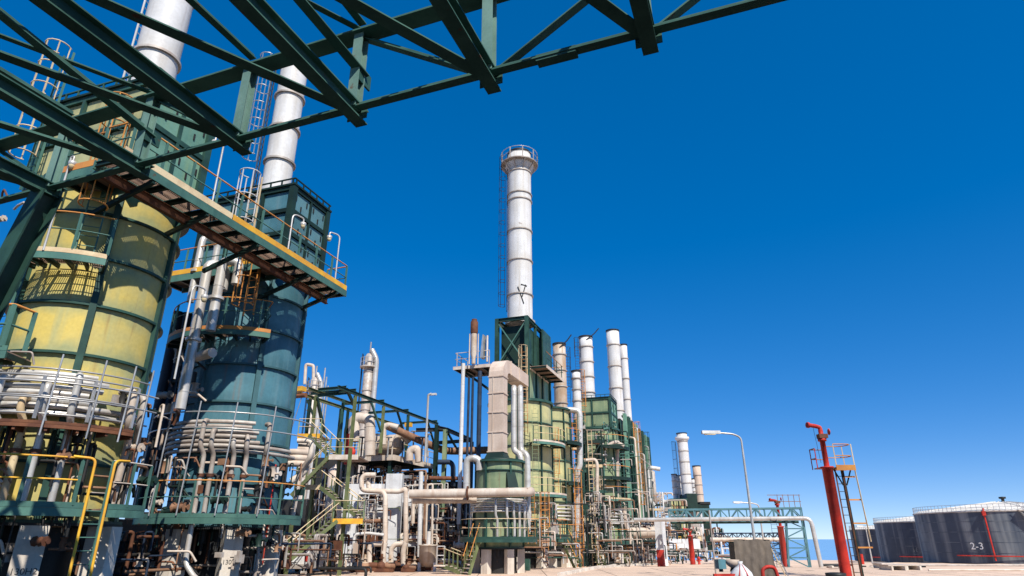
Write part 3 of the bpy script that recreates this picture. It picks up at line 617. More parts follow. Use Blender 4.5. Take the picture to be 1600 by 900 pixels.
for i in range(nA+1):
    a = math.pi/2*i/nA; cu_, cz_ = dcu+D2+.45, 12.33
    for rr in (rb, .45):
        for sv in (-1, 1): vs.append(G(cu_-rr*math.cos(a), dcv+sv*W2, cz_+rr*math.sin(a)))
mb = MB()
for i in range(nA):
    o = i*4; q = o+4
    mb.add([vs[k] for k in (o, o+1, o+3, o+2, q, q+1, q+3, q+2)], [(0,1,2,3),(7,6,5,4),(0,4,5,1),(1,5,6,2),(2,6,7,3),(3,7,4,0)])
P('duct_bend', mb, 'duct', du)
P('duct_panel', MB().box(G(dcu+D2+.45+2.2, dcv, 12.33+.9), (W2*2, 4.4, .9)), 'duct', du)
for uu in (.3, 2.2): P('duct_rib', MB().box(G(dcu+D2+.45+uu, dcv, 13.23), (W2*2+.1, .07, 1.0)), 'duct', du)
P('duct_foot', MB().hexa([G(dcu+x*W2*1.3, dcv+y*W2*1.3, 6.85) for x, y in ((-1,-1),(-1,1),(1,1),(1,-1))]+[G(dcu+x*D2, dcv+y*W2, 7.3) for x, y in ((-1,-1),(-1,1),(1,1),(1,-1))]), 'dark_green', du)
# tall heater
th = heater('tall olive furnace behind the beige duct, carrying the tallest white chimney', TH, 2.5, [1.4, 3.2, 5.0, 6.9, 8.7, 10.5, 12.3], 'olive', 'green', a0=-52, ns=8, sub=2, gz=0, sw=.11, rh=.035, shade_r=.8, th=.12)
TU, TV = 50.4, -16.17
P('box_core', MB().box(G(TU, TV, 13.6), (2.5, 6.4, 2.7)), 'dark_green', th)
for i in range(4): P('end_panel', MB().box(G(TU-3.2+1.6*(i+.5), TV+1.27, 13.6), (.08, 1.5, 2.5)), 'box_green' if i % 2 else 'pale_green', th)
P('upper_core', MB().box(G(TU+.2, TV, 16.8), (2.2, 5.8, 3.6)), 'dark_green', th)
for i in range(4): P('louvre_panel', MB().box(G(TU-2.6+1.45*(i+.5), TV+1.13, 16.8), (.08, 1.3, 3.3)), 'green', th)
for a in (-1, 1):
    for b in (-1, 1): P('corner_post', MB().ibeam(G(TU+a*3.2, TV+b*1.3, 12.3), G(TU+a*3.2, TV+b*1.3, 19.2), .32, .32, .05, GU), 'green', th)
for z in (15.1, 19.05):
    for a in (-1, 1): P('frame_beam', MB().ibeam(G(TU+a*3.2, TV-1.3, z), G(TU+a*3.2, TV+1.3, z), .26, .3, .03), 'green', th)
    for b in (-1, 1): P('frame_beam', MB().ibeam(G(TU-3.2, TV+b*1.3, z), G(TU+3.2, TV+b*1.3, z), .26, .3, .03), 'green', th)
for b in (.9, -.9): P('frame_post', MB().ibeam(G(TU+b, TV+1.32, 12.3), G(TU+b, TV+1.32, 19.1), .22, .22, .03, GU), 'green', th)
for s_ in (-1, 1): P('cross_brace', MB().bar(G(TU-3.24, TV-1.15*s_, 15.3), G(TU-3.24+.02*s_, TV+1.15*s_, 18.7), .09, .09), 'mid_green', th)
P('fin', MB().box(G(TU+1.6, TV+1.6, 17), (.1, 2.6, 4.2)), 'green', th)
tr = [zat(812, y, 52) for y in (464, 411, 364, 317, 307, 273)]
ts = stack('tallest white chimney with a railed crown, standing alone in the middle of the sky', TH, 1.1, 19.3, zat(812, 231, 52)-.8, tr, n=36)
zc = zat(812, 250, 52)-.75
P('crown_cone', MB().lathe((*TH, 0), [(1.1, zc-.55), (1.4, zc-.05), (1.4, zc), (1.1, zc)], 28), 'white', ts)
for i in range(10): P('crown_bracket', MB().bar(polar(TH, 1.08, 36*i, zc-.8), polar(TH, 1.7, 36*i, zc), .06, .12), 'pipe_grey', ts)
P('crown_deck', MB().arc(TH, 1.1, 1.78, zc, zc+.1, n=28), 'pipe_grey', ts)
P('collar', MB().arc(TH, 1.08, 1.32, 19.2, 19.5, n=28), 'pipe_grey', ts)
railing(ts, [polar(TH, 1.75, a, zc+.08) for a in range(0, 361, 15)], h=1.15, post='pipe_grey', rail='galv', step=1.2, r=.03)
for a, b in (((-.3, .9), (.35, .2)), ((.05, 1.0), (.75, .95)), ((.6, 1.), (.2, .5))):
    P('cable', MB().tube(polar(TH, 1.13, -88+a[0]*40, 20.4+a[1]*2.2), polar(TH, 1.13, -88+b[0]*40, 20.4+b[1]*2.2), .05, 5), 'black_steel', ts)
ladder('dark blue caged ladder up the left side of the tallest chimney', polar(TH, 1.16, 182, 20.5), zc+1.0, (0, 1, 0), (-1, 0, 0), mat='navy', cmat='navy', cage_from=.5, hoop=1.2, group='ladders on the chimneys', fine=False)
ladder('orange caged ladder in front of the tall olive furnace', G(TU-3.6, TV+1.2, 9.5), 16.4, GV, -GU, cage_from=1.5, cmat='cream', mat='orange', fine=False)
# platforms on the tall heater
pl = T('platform', 'platform left of the tall furnace top, carrying the rusty silencer', 'platform', G(TU-3.5, -18.8, 15))
deck_strip(pl, TU-4.4, TU-1.6, -20.8, -17.6, 15.05, 4, 'v', rim='pipe_pale')
railing(pl, [G(TU-1.7, -20.7, 15.1), G(TU-4.35, -20.7, 15.1), G(TU-4.35, -17.7, 15.1)], post='pipe_grey', rail='pipe_pale', step=1.5, r=.03, fine=False)
for v in (-20.2, -18.2): P('strut', MB().bar(G(TU-3.3, v, 14.8), G(TU-2.6, -17.3, 12.6), .16, .2), 'dark_green', pl)
pl = T('platform', 'platform jutting out on the right of the tall furnace top', 'platform', G(TU+1, -14.2, 15))
deck_strip(pl, TU-2.6, TU+2.8, -14.8, -13.4, 15.05, 4, 'u', rim='pipe_pale')
railing(pl, [G(TU-2.6, -13.45, 15.1), G(TU+2.75, -13.45, 15.1), G(TU+2.75, -14.7, 15.1)], post='green', rail='orange', step=1.5, r=.03, fine=False)
for z, a0_, a1_, lab in ((8.9, -75, -5, 'curved middle platform on the tall olive furnace'), (5.1, -80, -10, 'curved low platform on the tall olive furnace'), (2.2, -150, 40, 'bottom round platform of the tall olive furnace')):
    t = T('round_platform', lab, 'platform', polar(TH, 3., -45, z)); deck_ring(t, TH, 2.62, 3.6, z, a0_, a1_, max(3, int((a1_-a0_)/22)), rim='pipe_pale' if z > 3 else 'green', grate=False)
    railing(t, [polar(TH, 3.57, a, z+.05) for a in range(a0_, a1_+1, 10)], post='green', rail='orange' if z < 3 else 'cream', step=1.4, r=.028, fine=False)
sil = T('silencer', 'rusty brown vertical silencer on the left platform of the tall furnace', 'silencer', pY(740, 560, 49.5))
b = pY(740, 556, 49.5)
P('body', MB().lathe((b.x, b.y, 0), [(.27, zat(740, 521, 49.5)), (.31, zat(740, 519, 49.5)), (.31, zat(740, 503, 49.5)), (.22, zat(740, 500, 49.5)), (.22, zat(740, 498.5, 49.5))], 14), 'rust', sil)
P('lower_body', MB().lathe((b.x, b.y, 0), [(.16, 15.1), (.16, 15.6), (.25, 15.9), (.25, zat(740, 521, 49.5))], 14), 'stack_dirty', sil)
for s_ in (-1, 1): P('leg', MB().tube((b.x+s_*.35, b.y, 15.1), (b.x+s_*.35, b.y, zat(740, 521, 49.5)), .05, 6), 'pipe_pale', sil)
t = T('vent_fin', 'flat grey blade shaped vent right of the rusty silencer', 'vent', pY(756, 565, 49.5)); p = pY(756, 560, 49.5)
P('blade', MB().hexa([p+GV*-.22-GU*.3, p+GV*.02-GU*.3, p+GV*.02+GU*.3, p+GV*-.22+GU*.3]+[q+UP*(zat(756, 524, 49.5)-p.z) for q in (p+GV*-.04-GU*.3, p+GV*.05-GU*.3, p+GV*.05+GU*.3, p+GV*-.04+GU*.3)]), 'galv', t)
P('pipe', MB().tube(p+GV*.28-UP*.3, p+GV*.28+UP*1.9, .08, 8), 'pipe_pale', t)
for px, y0, y1, m, lab, r in ((724, 568, 770, 'white', 'tall white pipe left of the beige duct, hanging from the high platform', .16), (733, 590, 770, 'navy', 'first dark hanging pipe right of the tall white pipe', .1), (739, 590, 770, 'navy', 'second dark hanging pipe right of the tall white pipe', .1), (750, 580, 770, 'navy', 'dark post under the high platform just left of the duct', .18)):
    a, b = pY(px, y0, 49.6), pY(px, y1, 49.6); pipe(lab, [(a.x, a.y, a.z), (a.x, a.y, 3.)], r, m, 'upright pipes under the high platform', 10)
for q, lab in ((803, 'left of two pale upright pipes right of the beige duct'), (813, 'right of two pale upright pipes right of the beige duct')):
    a = pY(q, 604, 44.2); pipe(lab, [(a.x, a.y+1.6, a.z), (a.x, a.y, a.z), (a.x, a.y, 7.6), (a.x+.45, a.y-.3, 7.3), (a.x+.45, a.y-.3, 3.2)], .2, 'alu', 'pale upright pipes beside the duct', 12, .4)
pipe('pale looped pipe on the top left of the small furnace', pxY([(729, 770), (729, 716), (749, 716), (749, 735)], 42.), .22, 'alu', None, 12, .5)
pipe('big pale pipe crossing level in front of the small furnace', [pY(640, 772, 40.9), pY(815, 769, 40.6), pY(829, 768.5, 41.2), pY(829, 767.5, 44)], .27, 'pipe_pale', 'big level pipes before the small furnace', 16, .7, flanges=(.52,))
pipe('lower big level pipe just under the pale one, left of the small furnace', [pY(645, 782, 41.6), pY(745, 781, 41.6)], .2, 'pipe_pale', 'big level pipes before the small furnace', 12)
# ring pipes and decks of the small heater and the green heater
def manifold(c, R, z0, z1, n, a0, a1, word, mat='alu', r=.06, deck=2.0, dk=True, risers=(), fine=True, rail='cream'):
    for i in range(n):
        z = z0-(z0-z1)*i/(n-1)
        pts = arcpts(c, R+.25+.04*(i % 2), a0, a1, z, 8)
        S('ring_pipe', MB().path([polar(c, R+.28, a0, z-.9-.1*i)]+pts+[polar(c, R+.5, a1+2, z-.8-.08*i)], r, 7, .15, 2), mat, f'{nm[i]} of the thin ring pipes round the {word}', 'pipe', pts[0], f'ring pipes round the {word}')
    for k, a in enumerate(risers):
        S('riser_pipe', MB().path([polar(c, R+.3, a, z0-.1*k), polar(c, R+.5, a, z0-.1*k), polar(c, R+.5, a, z1-.25), polar(c, R+.4, a+3, z1-.5), polar(c, R+.4, a+3, deck+.05)], r*1.25, 7, .1, 2), mat, f'{("first","second","third","fourth","fifth","sixth")[k]} from left of the bent risers before the {word}', 'pipe', polar(c, R+.3, a, deck), f'risers before the {word}')
    if dk:
        t = T('round_platform', f'round bottom platform of the {word} with thin rails', 'platform', (*c, deck)); deck_ring(t, c, R+.1, R+.95, deck, -170, 20, 9, grate=False, rim='green')
        railing(t, [polar(c, R+.93, a, deck+.04) for a in range(-170, 21, 10)], post='green', rail=rail, step=1.3, r=.026, fine=fine)
manifold(SH, 1.5, 4.3, 3.6, 6, -175, -12, 'small pale green furnace', risers=(-95, -75, -62, -50, -36), r=.065)
gh = heater('pale olive furnace with square ribs right of the tall one', GH, 1.95, [1.4, 3.2, 4.9, 6.6, 8.3, 10., 11.7, 12.9], 'olive', 'green', a0=-48, ns=8, sub=2, gz=-.25, sw=.11, shade_r=.8, th=.1)
P('roof', MB().lathe((*GH, 0), [(2.0, 12.9), (.4, 13.2), (.001, 13.2)], 20), 'dark_green', gh)
manifold(GH, 1.95, 4.6, 3.5, 5, -120, -20, 'pale olive furnace', risers=(-80, -40), deck=1.95, fine=False, rail='orange', r=.08)
h3 = heater('pale green furnace with platforms, half hidden right of the olive one', H3, 2.2, [1.3, 3.3, 5.3, 7.3, 9.3, 11.3, 12.6], 'pale_green', 'green', a0=-50, ns=8, sub=2, sw=.12, shade_r=.8, th=.12, gz=tz(67)-.05)
conv_box(h3, H3[0]*GU.x+H3[1]*GU.y, H3[0]*GV.x+H3[1]*GV.y, 1.7, 1.9, 12.7, 15.6, 'pale_green', 'box_green', 'green', nu=2, nv_=2)
h4 = heater('furnace in the shade between the green boxes and the black ribbed hall', H4, 1.9, [1.3, 3.3, 5.3, 7.3, 9.3, 11.3], 'olive', 'green', a0=-50, ns=8, sub=2, sw=.12, shade_r=.8, th=.12, gz=tz(74)-.05)
manifold(H3, 2.2, 4.6, 3.4, 5, -120, -10, 'half hidden pale green furnace', risers=(-80, -50), deck=1.7, fine=False, rail='orange', r=.09)
for k, (c, R, z, a0_, a1_, lab) in enumerate(((GH, 1.95, 9.8, -60, 0, 'upper side platform on the pale olive furnace'), (GH, 1.95, 6.4, -60, 10, 'lower side platform on the pale olive furnace'), (H3, 2.2, 10.6, -100, -20, 'upper platform on the half hidden pale green furnace'), (H3, 2.2, 7.6, -90, 0, 'middle platform on the half hidden pale green furnace'), (H3, 2.2, 5.6, -110, -30, 'low platform on the half hidden pale green furnace'), (H4, 1.9, 9.0, -90, 10, 'round platform with cream edge before the black ribbed hall'))):
    t = T('round_platform', lab, 'platform', polar(c, R+.6, a0_, z)); deck_ring(t, c, R+.1, R+1.1, z, a0_, a1_, 3, rim='cream' if k > 3 else 'dark_green', grate=False)
    railing(t, [polar(c, R+1.07, a, z+.05) for a in range(a0_, a1_+1, 10)], post='green', rail='orange', step=1.3, r=.03, fine=False)
def vlad(px, y0, y1, Y, lab, mat, cmat, cage=True, **k):
    a, b = pY(px, y1, Y), pY(px, y0, Y); ladder(lab, (a.x, a.y, a.z), b.z, (1, 0, 0), (0, -1, 0), mat=mat, cmat=cmat, cage=cage, cage_from=1.5, hoop=1.1, fine=False, **k)
vlad(838, 640, 800, 48.3, 'long olive ladder down the front of the tall furnace', 'pale_green', 'orange', False)
vlad(869, 670, 770, 55.4, 'orange caged ladder on the front of the pale olive furnace', 'orange', 'orange')
vlad(888, 545, 630, 62, 'blue caged ladder beside the rust stained chimney', 'navy', 'navy', group='ladders on the chimneys')
vlad(911, 580, 660, 63, 'orange caged ladder between the two middle chimneys', 'orange', 'orange', group='ladders on the chimneys')
vlad(903, 530, 580, 66, 'faint blue ladder left of the pale chimney with a lifting arm', 'navy', 'navy', group='ladders on the chimneys')
vlad(907, 740, 890, 56, 'tall orange caged ladder down to the yard beside the olive furnace', 'orange', 'orange')
vlad(947, 665, 720, 66, 'orange caged ladder on the green box right of the chimneys', 'orange', 'orange')
vlad(831, 770, 850, 45, 'orange ladder right of the small furnace, above its platform', 'orange', 'orange', False)
vlad(852, 770, 860, 47, 'orange ladder descending in front of the tall furnace foot', 'orange', 'orange')
vlad(938, 745, 800, 63, 'pale ladder on the half hidden green furnace', 'cream', 'cream')
# chimneys of the row
def rowstack(px, ybase, ytop, d, r, lab, mat='white', zb=12.8, arm=False, nr=4):
    c = axis_at(px, (ybase+ytop)/2, d); z1 = zat(px, ytop, d)
    s_ = stack(lab, c, r, zb, z1, [zb+(z1-zb)*(i+.6)/(nr+.3) for i in range(nr)], mat, n=22)
    if arm: P('lifting_arm', MB().path([(c[0], c[1]-r, z1-.5), (c[0]+r*1.2, c[1]-r, z1+.2), (c[0]+r*1.9, c[1]-r, z1+.8)], .06, 5), 'black_steel', s_)
    return s_
rowstack(875, 633, 538, 60, .62, 'short rust stained chimney right of the tall furnace', 'stack_dirty', 13.0, True)
rowstack(901, 640, 580, 62, .42, 'smallest white chimney between two wider ones')
rowstack(917, 625, 527, 67.5, .74, 'white chimney with a black lifting arm on top', zb=15.5, arm=True)
rowstack(961, 650, 517, 75, .78, 'taller of the two white chimneys above the black ribbed hall', zb=14.3)
rowstack(977, 650, 539, 82, .52, 'slimmer white chimney behind the taller one above the black hall', zb=14.3)
# black ribbed hall
BB = T('ribbed_hall', 'long dark green hall on legs with tall vertical ribs', 'industrial hall', G(80, -13, tz(78)))
P('body', MB().box(G(80.6, -13.6, 9.2), (4.2, 19.4, 10.6)), 'black_steel', BB)
for i in range(13):
    P('wall_panel', MB().box(G(71.1+1.55*i, -11.46, 9.2), (.06, 1.3, 10.2)), ('green', 'box_green', 'pale_green')[(i*2) % 3], BB)
for i in range(8):
    P('rib', MB().ibeam(G(71+2.75*i, -11.0, 3.7), G(71+2.75*i, -11.0, 15.0+.12*(i % 2)), .34, .8, .06, GU), 'green' if i % 3 else 'box_green', BB)
    P('leg', MB().box(G(71+2.75*i, -11.4, (3.9+tz(70+2.5*i))/2), (.4, .4, 3.9-tz(70+2.5*i))), 'concrete', BB)
P('roof_rail', MB().box(G(80.6, -11.2, 14.75), (.3, 19.4, .2)), 'black_steel', BB)
for z in (6., 8.6, 11.4): P('girt', MB().box(G(80.6, -11.3, z), (.25, 19.5, .14)), 'dark_green', BB)
for i in range(3): P('front_panel', MB().box(G(70.86, -15.0+1.35*i, 9.2), (1.25, .06, 10.2)), 'dark_green' if i % 2 else 'green', BB)
deck_ = T('platform', 'railed green service deck under the black ribbed hall', 'platform', G(78, -10.6, 2.2))
deck_strip(deck_, 70, 90, -11.0, -10.0, 1.9, 8, 'u', rim='mid_green'); railing(deck_, [G(70, -10.02, 1.95), G(90, -10.02, 1.95)], post='mid_green', rail='mid_green', step=1.6, r=.03, fine=False)
# pipes down the row
row = [
 ('thick white pipe standing between the olive and the green furnace', [(881, 640), (906, 641), (906, 728), (902, 735), (902, 830)], 57.5, .26, 'alu'),
 ('pale pipe with two bends dropping before the green furnace', [(905, 720), (930, 718), (933, 725), (933, 795), (912, 797)], 62, .17, 'pipe_pale'),
 ('long tan pipe with a kink running down before the black hall', [(955, 692), (968, 690), (964, 705), (964, 793), (977, 800), (977, 822), (985, 835), (986, 850)], 66, .2, 'pipe_pale'),
 ('tan elbow pipe high before the black ribbed hall', [(945, 700), (960, 690), (975, 697)], 65, .2, 'pipe_pale'),
 ('white pipe standing at the far right edge of the black ribbed hall', [(1031, 733), (1013, 730), (1013, 778), (1022, 790)], 84, .26, 'white'),
 ('thin upright pipe with elbow before the black hall', [(985, 850), (985, 825)], 64, .1, 'pipe_pale'),
 ('pale hooked pipe left of the red footed post', [(995, 825), (996, 850), (1000, 848)], 64, .1, 'pipe_pale'),
 ('thick level pale pipe running to the red footed post', [(968, 834), (1030, 831)], 70, .55, 'pipe_pale'),
 ('long grey pipe line under the bridge to the post', [(985, 815), (1045, 812)], 68, .12, 'pipe_grey')]
for lab, pts, Y, r, m in row: pipe(lab, pxY(pts, Y), r, m, 'larger pipes along the furnace row', 12, r*2)
po = T('pipe_support_post', 'white post with a red painted foot at the end of the row', 'post', pY(1034, 889, 62)); a = pY(1034, 889, 62); zt_ = pY(1030, 812, 62).z; gz = tz(62)+.03
P('upper_shaft', MB().box((a.x, a.y, (gz+1.4+zt_)/2), (.62, .62, zt_-gz-1.4)), 'white_conc', po); P('red_foot', MB().box((a.x, a.y, gz+.7), (.63, .63, 1.4)), 'red', po)
p2 = S('pipe_support_post', MB().hexa([Vector((a.x+1.5+x*.22, a.y+5+y*.2, z)) for z in (gz-.1, zt_) for x, y in ((-1, -1), (1, -1), (1, 1), (-1, 1))]), 'white_conc', 'white post shadow striped, just right of the red footed post', 'post', (a.x+1, a.y+2, gz))

def access_tower(lab, x0, x1, Y, dep, yb, levels, mat='green', rail='orange', lad='orange'):
    a, b = pY(x0, yb, Y), pY(x1, yb, Y); zt_ = pY(x0, levels[0], Y).z+1.1; g_ = tz(Y); t = T('access_tower', lab, 'steel tower', ((a.x+b.x)/2, Y, g_), 'steel access towers along the furnace row')
    for x in (a.x, b.x):
        for y in (Y, Y+dep): P('post', MB().bar((x, y, g_), (x, y, zt_), .14, .14), mat, t)
    for i, yl in enumerate(levels):
        z = pY(x0, yl, Y).z; xa, xb = a.x-.15*(i % 2), b.x+.25*((i+1) % 2)
        P('deck', MB().box(((xa+xb)/2, Y+dep/2, z), (xb-xa, dep, .1), (Vector((1, 0, 0)), Vector((0, 1, 0)), UP)), 'grating', t)
        P('deck_edge', MB().box(((xa+xb)/2, Y-.04, z), (xb-xa, .05, .26), (Vector((1, 0, 0)), Vector((0, 1, 0)), UP)), ('dark_green', 'cream', 'green')[i % 3], t)
        railing(t, [(xa, Y+dep, z), (xa, Y, z), (xb, Y, z), (xb, Y+dep, z)], post=mat, rail=rail, step=1.2, r=.028, fine=False)
        if i: z0_ = z; z1_ = pY(x0, levels[i-1], Y).z; P('brace', MB().bar((a.x, Y, z0_), (b.x, Y, z1_), .08, .08), mat, t)
    xm = a.x+.35; zb_ = pY(x0, levels[-1], Y).z; mb = MB()
    for s_ in (-.2, .2): mb.bar((xm+s_, Y-.1, g_), (xm+s_, Y-.1, zt_), .05, .05)
    for q in range(int((zt_-g_)/.4)): mb.bar((xm-.2, Y-.1, g_+.4*q), (xm+.2, Y-.1, g_+.4*q), .035, .035)
    P('ladder', mb, lad, t, kind='stuff')
access_tower('slender tower with orange rails between the pale olive and the hidden green furnace', 899, 918, 60, 1.6, 890, (662, 700, 736, 775, 812))
access_tower('wider tower of dark decks before the hidden pale green furnace', 924, 950, 62, 1.6, 890, (690, 728, 768, 808), 'dark_green', 'pipe_pale', 'cream')
access_tower('steel tower with pale rails at the near corner of the black hall', 955, 972, 66, 1.6, 888, (676, 708, 748, 790, 826), 'green', 'cream', 'orange')
access_tower('orange decked tower at the far corner of the black hall', 1018, 1040, 84, 2, 884, (789, 796, 832), 'pipe_grey', 'orange', 'navy')
for i in range(12):
    u0_ = 38+6*i; p = G(u0_+2.9, -10.2); S('kerb', MB().box(G(u0_+2.9, -10.2, tz(p.y)+.1), (.2, 5.7, .2)), 'concrete', 'low concrete kerb stone line along the foot of the furnace row', 'kerb', (p.x, p.y, tz(p.y)), 'kerb stones along the furnace row')

a = pY(1021, 786, 86); b = pY(1021, 737, 86); S('clad_vessel', MB().lathe((a.x, a.y, 0), [(.001, a.z-.3), (.5, a.z), (.5, b.z), (.001, b.z+.3)], 14), 'pipe_grey', 'slim grey upright vessel at the far right edge of the black hall', 'vessel', (a.x, a.y, a.z), None)

for k, (u, z0_, z1_, r, m) in enumerate(((72.6, 4, 12.5, .11, 'pipe_pale'), (75.2, 3, 14, .08, 'alu'), (79.5, 4, 11.5, .12, 'pipe_grey'), (84.3, 3, 13, .1, 'alu'))):
    pipe(('first', 'second', 'third', 'fourth')[k]+' upright pipe from left on the ribbed wall of the black hall', [G(u, -10.3, z0_), G(u, -10.3, z1_), G(u+.6, -10.9, z1_+.2)], r, m, 'upright pipes on the hall wall', 8)
for k, z in enumerate((6.4, 6.9, 10.8)): pipe(('lowest', 'middle', 'highest')[k]+' thin level pipe along the ribbed wall of the black hall', [G(70.5, -10.35, z), G(78+4*k, -10.35, z), G(78+4*k, -10.35, z-1.5)], .06, 'alu', 'level pipes on the hall wall', 7)
for k, u in enumerate((73.8, 81.8)): ladder(('near orange', 'far green')[k]+' ladder up the ribbed wall of the black hall', G(u, -10.5, 3.5), 14.5, GU, GV, mat=('orange', 'green')[k], cmat=('orange', 'green')[k], cage_from=2., hoop=1.2, fine=False)
# ================================================================== MIDDLE LEFT: PROCESS UNIT
DZ = pv(615, 712, -25.5).z; DU0 = pv(615, 712, -25.5).dot(GU); DU1 = pv(681, 731, -25.5).dot(GU)
DV0 = pu(531, 718, DU0).dot(GV)
dk = T('platform', 'pale edged upper deck with rails among the pipes of the middle unit', 'platform', G(DU0, DV0, DZ))
deck_strip(dk, DU0, DU1, DV0, -25.5, DZ, 7, 'u', rim='pipe_pale')
P('edge_slab', MB().box(G((DU0+DU1)/2, -25.44, DZ-.14), (.1, DU1-DU0+.2, .42)), 'pipe_pale', dk); P('edge_slab', MB().box(G(DU0-.06, (DV0-25.5)/2, DZ-.14), (-25.5-DV0, .1, .42)), 'pipe_pale', dk)
railing(dk, [G(DU0+.1, DV0, DZ), G(DU0+.05, -25.55, DZ), G(DU1, -25.55, DZ)], post='pipe_pale', rail='cream', step=1.5, r=.03)
for u in (DU0+.3, (DU0+DU1)/2, DU1-.3):
    for v in (DV0+.3, -25.9): P('column', MB().ibeam(G(u, v, 0), G(u, v, DZ-.25), .28, .28, .03, GU), 'dark_green', dk)
# gantry over the deck
ga = T('crane_gantry', 'green steel frame with beams and hoist over the middle deck', 'gantry', G(DU0, -26, DZ))
gp = [(556, 613), (600, 630), (638, 647), (683, 664)]
us = [pv(x, y, -25.7).dot(GU) for x, y in gp]; zg = sum(pv(x, y, -25.7).z for x, y in gp)/4; u00 = pv(541, 607, -25.7).dot(GU)
P('runway_beam', MB().ibeam(G(u00-1, -25.7, zg), G(us[-1]+.2, -25.7, zg), .17, .24, .03), 'green', ga)
GL = pu(482, 607, u00-1).dot(GV)
P('runway_beam', MB().ibeam(G(u00-6, -29.6, zg), G(us[-1]+.2, -29.6, zg), .17, .24, .03), 'olive_steel', ga)
for i, u in enumerate(us):
    P('post', MB().ibeam(G(u, -25.7, DZ), G(u, -25.7, zg-.16), .19, .19, .025, GU), 'green' if i > 1 else 'olive_steel', ga)
    P('post', MB().ibeam(G(u, -29.6, DZ), G(u, -29.6, zg-.16), .19, .19, .025, GU), 'dark_green', ga)
    P('cross_beam', MB().ibeam(G(u, -29.6, zg+.26), G(u, -25.7, zg+.26), .16, .2, .025), 'green', ga)
for k in range(3): P('knee_brace', MB().bar(G(us[k+1], -25.75, zg-2.2), G(us[k+1]-1.8, -25.75, zg-.2), .14, .14), 'mid_green' if k == 0 else 'dark_green', ga)
h = P('hoist_trolley', MB().box(G(u00-2.2, -28, zg-.25), (.8, .5, .32)), 'yel_rail', ga); P('hoist_drum', MB().tube(G(u00-2.2, -28.6, zg-.7), G(u00-2.2, -27.4, zg-.7), .17, 10), 'rust', h)
for v in (-28.3, -27.7): P('chain', MB().tube(G(u00-2.2, v, zg-.7), G(u00-2.2, v-.9, zg-4.4), .03, 5), 'galv', h)
P('hoist_trolley', MB().box(G(us[-1]-2, -27.6, zg-.3), (.6, .4, .35)), 'yel_rail', ga)
# landing frame on the left of the gantry (top of the stair)
fr = T('braced_gantry', 'green braced frame at the top of the stair left of the gantry', 'steel frame', pY(497, 690, 44))
fl = pY(494, 690, 44); fx = [pY(494, 612, 44), pY(541, 606, 47.5), pY(482, 608, 50)]
def vpost(px, y0, y1, Y, mat='green', w_=.17, name='post', par=None):
    a, b = pY(px, y0, Y), pY(px, y1, Y); return P(name, MB().ibeam(Vector((a.x, a.y, b.z)), a, w_, w_, .025, GU), mat, par)
vpost(494, 618, 690, 44, 'olive_steel', par=fr); vpost(537, 625, 695, 47, 'green', par=fr); vpost(544, 640, 690, 50, 'dark_green', par=fr)
P('beam', MB().ibeam(pY(482, 607, 43.6), pY(556, 633, 52), .16, .2, .03), 'olive_steel', fr); P('beam', MB().ibeam(pY(497, 609, 44), pY(541, 605, 47), .2, .25, .03), 'green', fr); P('beam', MB().ibeam(pY(496, 618, 44.2), pY(548, 613, 48), .2, .25, .03), 'green', fr)
P('brace', MB().bar(pY(495, 620, 44), pY(507, 678, 45), .18, .18), 'dark_green', fr); P('brace', MB().bar(pY(541, 607, 47), pY(555, 637, 48), .18, .18), 'dark_green', fr); P('brace', MB().bar(pY(480, 625, 44), pY(490, 650, 44), .14, .14), 'dark_green', fr)
# second gantry further right
g2 = T('braced_gantry', 'dark steel frame right of the gantry, reaching towards the tall white pipe', 'steel frame', pY(697, 740, 52))
for px, yt, Y in ((683, 664, 51.9), (696, 671, 52), (737, 690, 60)): vpost(px, yt, 800, Y, 'pale_green' if px == 696 else 'dark_green', .3, par=g2)
for a, b, Ya, Yb in (((650, 672), (697, 671), 52, 52.1), ((697, 671), (737, 688), 52, 60), ((683, 692), (737, 688), 52, 60), ((683, 668), (697, 671), 52, 52)): P('beam', MB().ibeam(pY(*a, Ya), pY(*b, Yb), .22, .3, .03), 'black_steel', g2)
P('brace', MB().bar(pY(699, 675, 52.1), pY(735, 740, 58), .14, .14), 'dark_green', g2)
# equipment on the deck
dr = T('drum_vessel', 'pale rusty horizontal drum lying on the middle deck', 'vessel', G(DU0+1.6, -27, DZ)); c = G(DU0+1.5, -28.6, DZ+1.05)
P('shell', MB().lathe(c, [(.001, -.35), (.55, -.2), (.85, .15), (.85, 2.6), (.55, 2.95), (.001, 3.1)], 18, GV), 'stack_dirty', dr)
for q in (.5, 2.2): P('saddle', MB().box(c+GV*q-UP*.85, (.2, 1., .5)), 'pipe_rust', dr)
for k, (pts, Y, r, m, lab) in enumerate((
    ([(553, 690), (553, 657), (560, 652), (578, 655), (578, 712)], 49.5, .42, 'pipe_pale', 'fat pale pipe arching up and down on the middle deck'),
    ([(544, 700), (544, 668), (556, 652)], 50.5, .35, 'pipe_rust', 'fat rusty elbow left of the pale arch on the deck'),
    ([(599, 695), (599, 668), (606, 664), (622, 668)], 50.5, .24, 'pipe_pale', 'pale pipe rising and bending over on the deck'),
    ([(620, 700), (620, 684), (628, 678), (640, 690)], 52, .3, 'stack_dirty', 'short dirty elbow among the deck equipment'),
    ([(640, 720), (640, 704), (652, 700), (655, 722)], 50, .3, 'pipe_pale', 'pale hooped pipe at the right end of the deck'))):
    pipe(lab, pxY(pts, Y), r, m, 'pipes on the middle deck', 12, r*2.)
pipe('long dark brown pipe line sloping off the deck to the tall furnace', [pY(606, 666, 50.5), pY(690, 703, 53), pY(705, 705, 54), pY(768, 703, 54)], .3, 'pipe_rust', 'pipes on the middle deck', 12, 1)
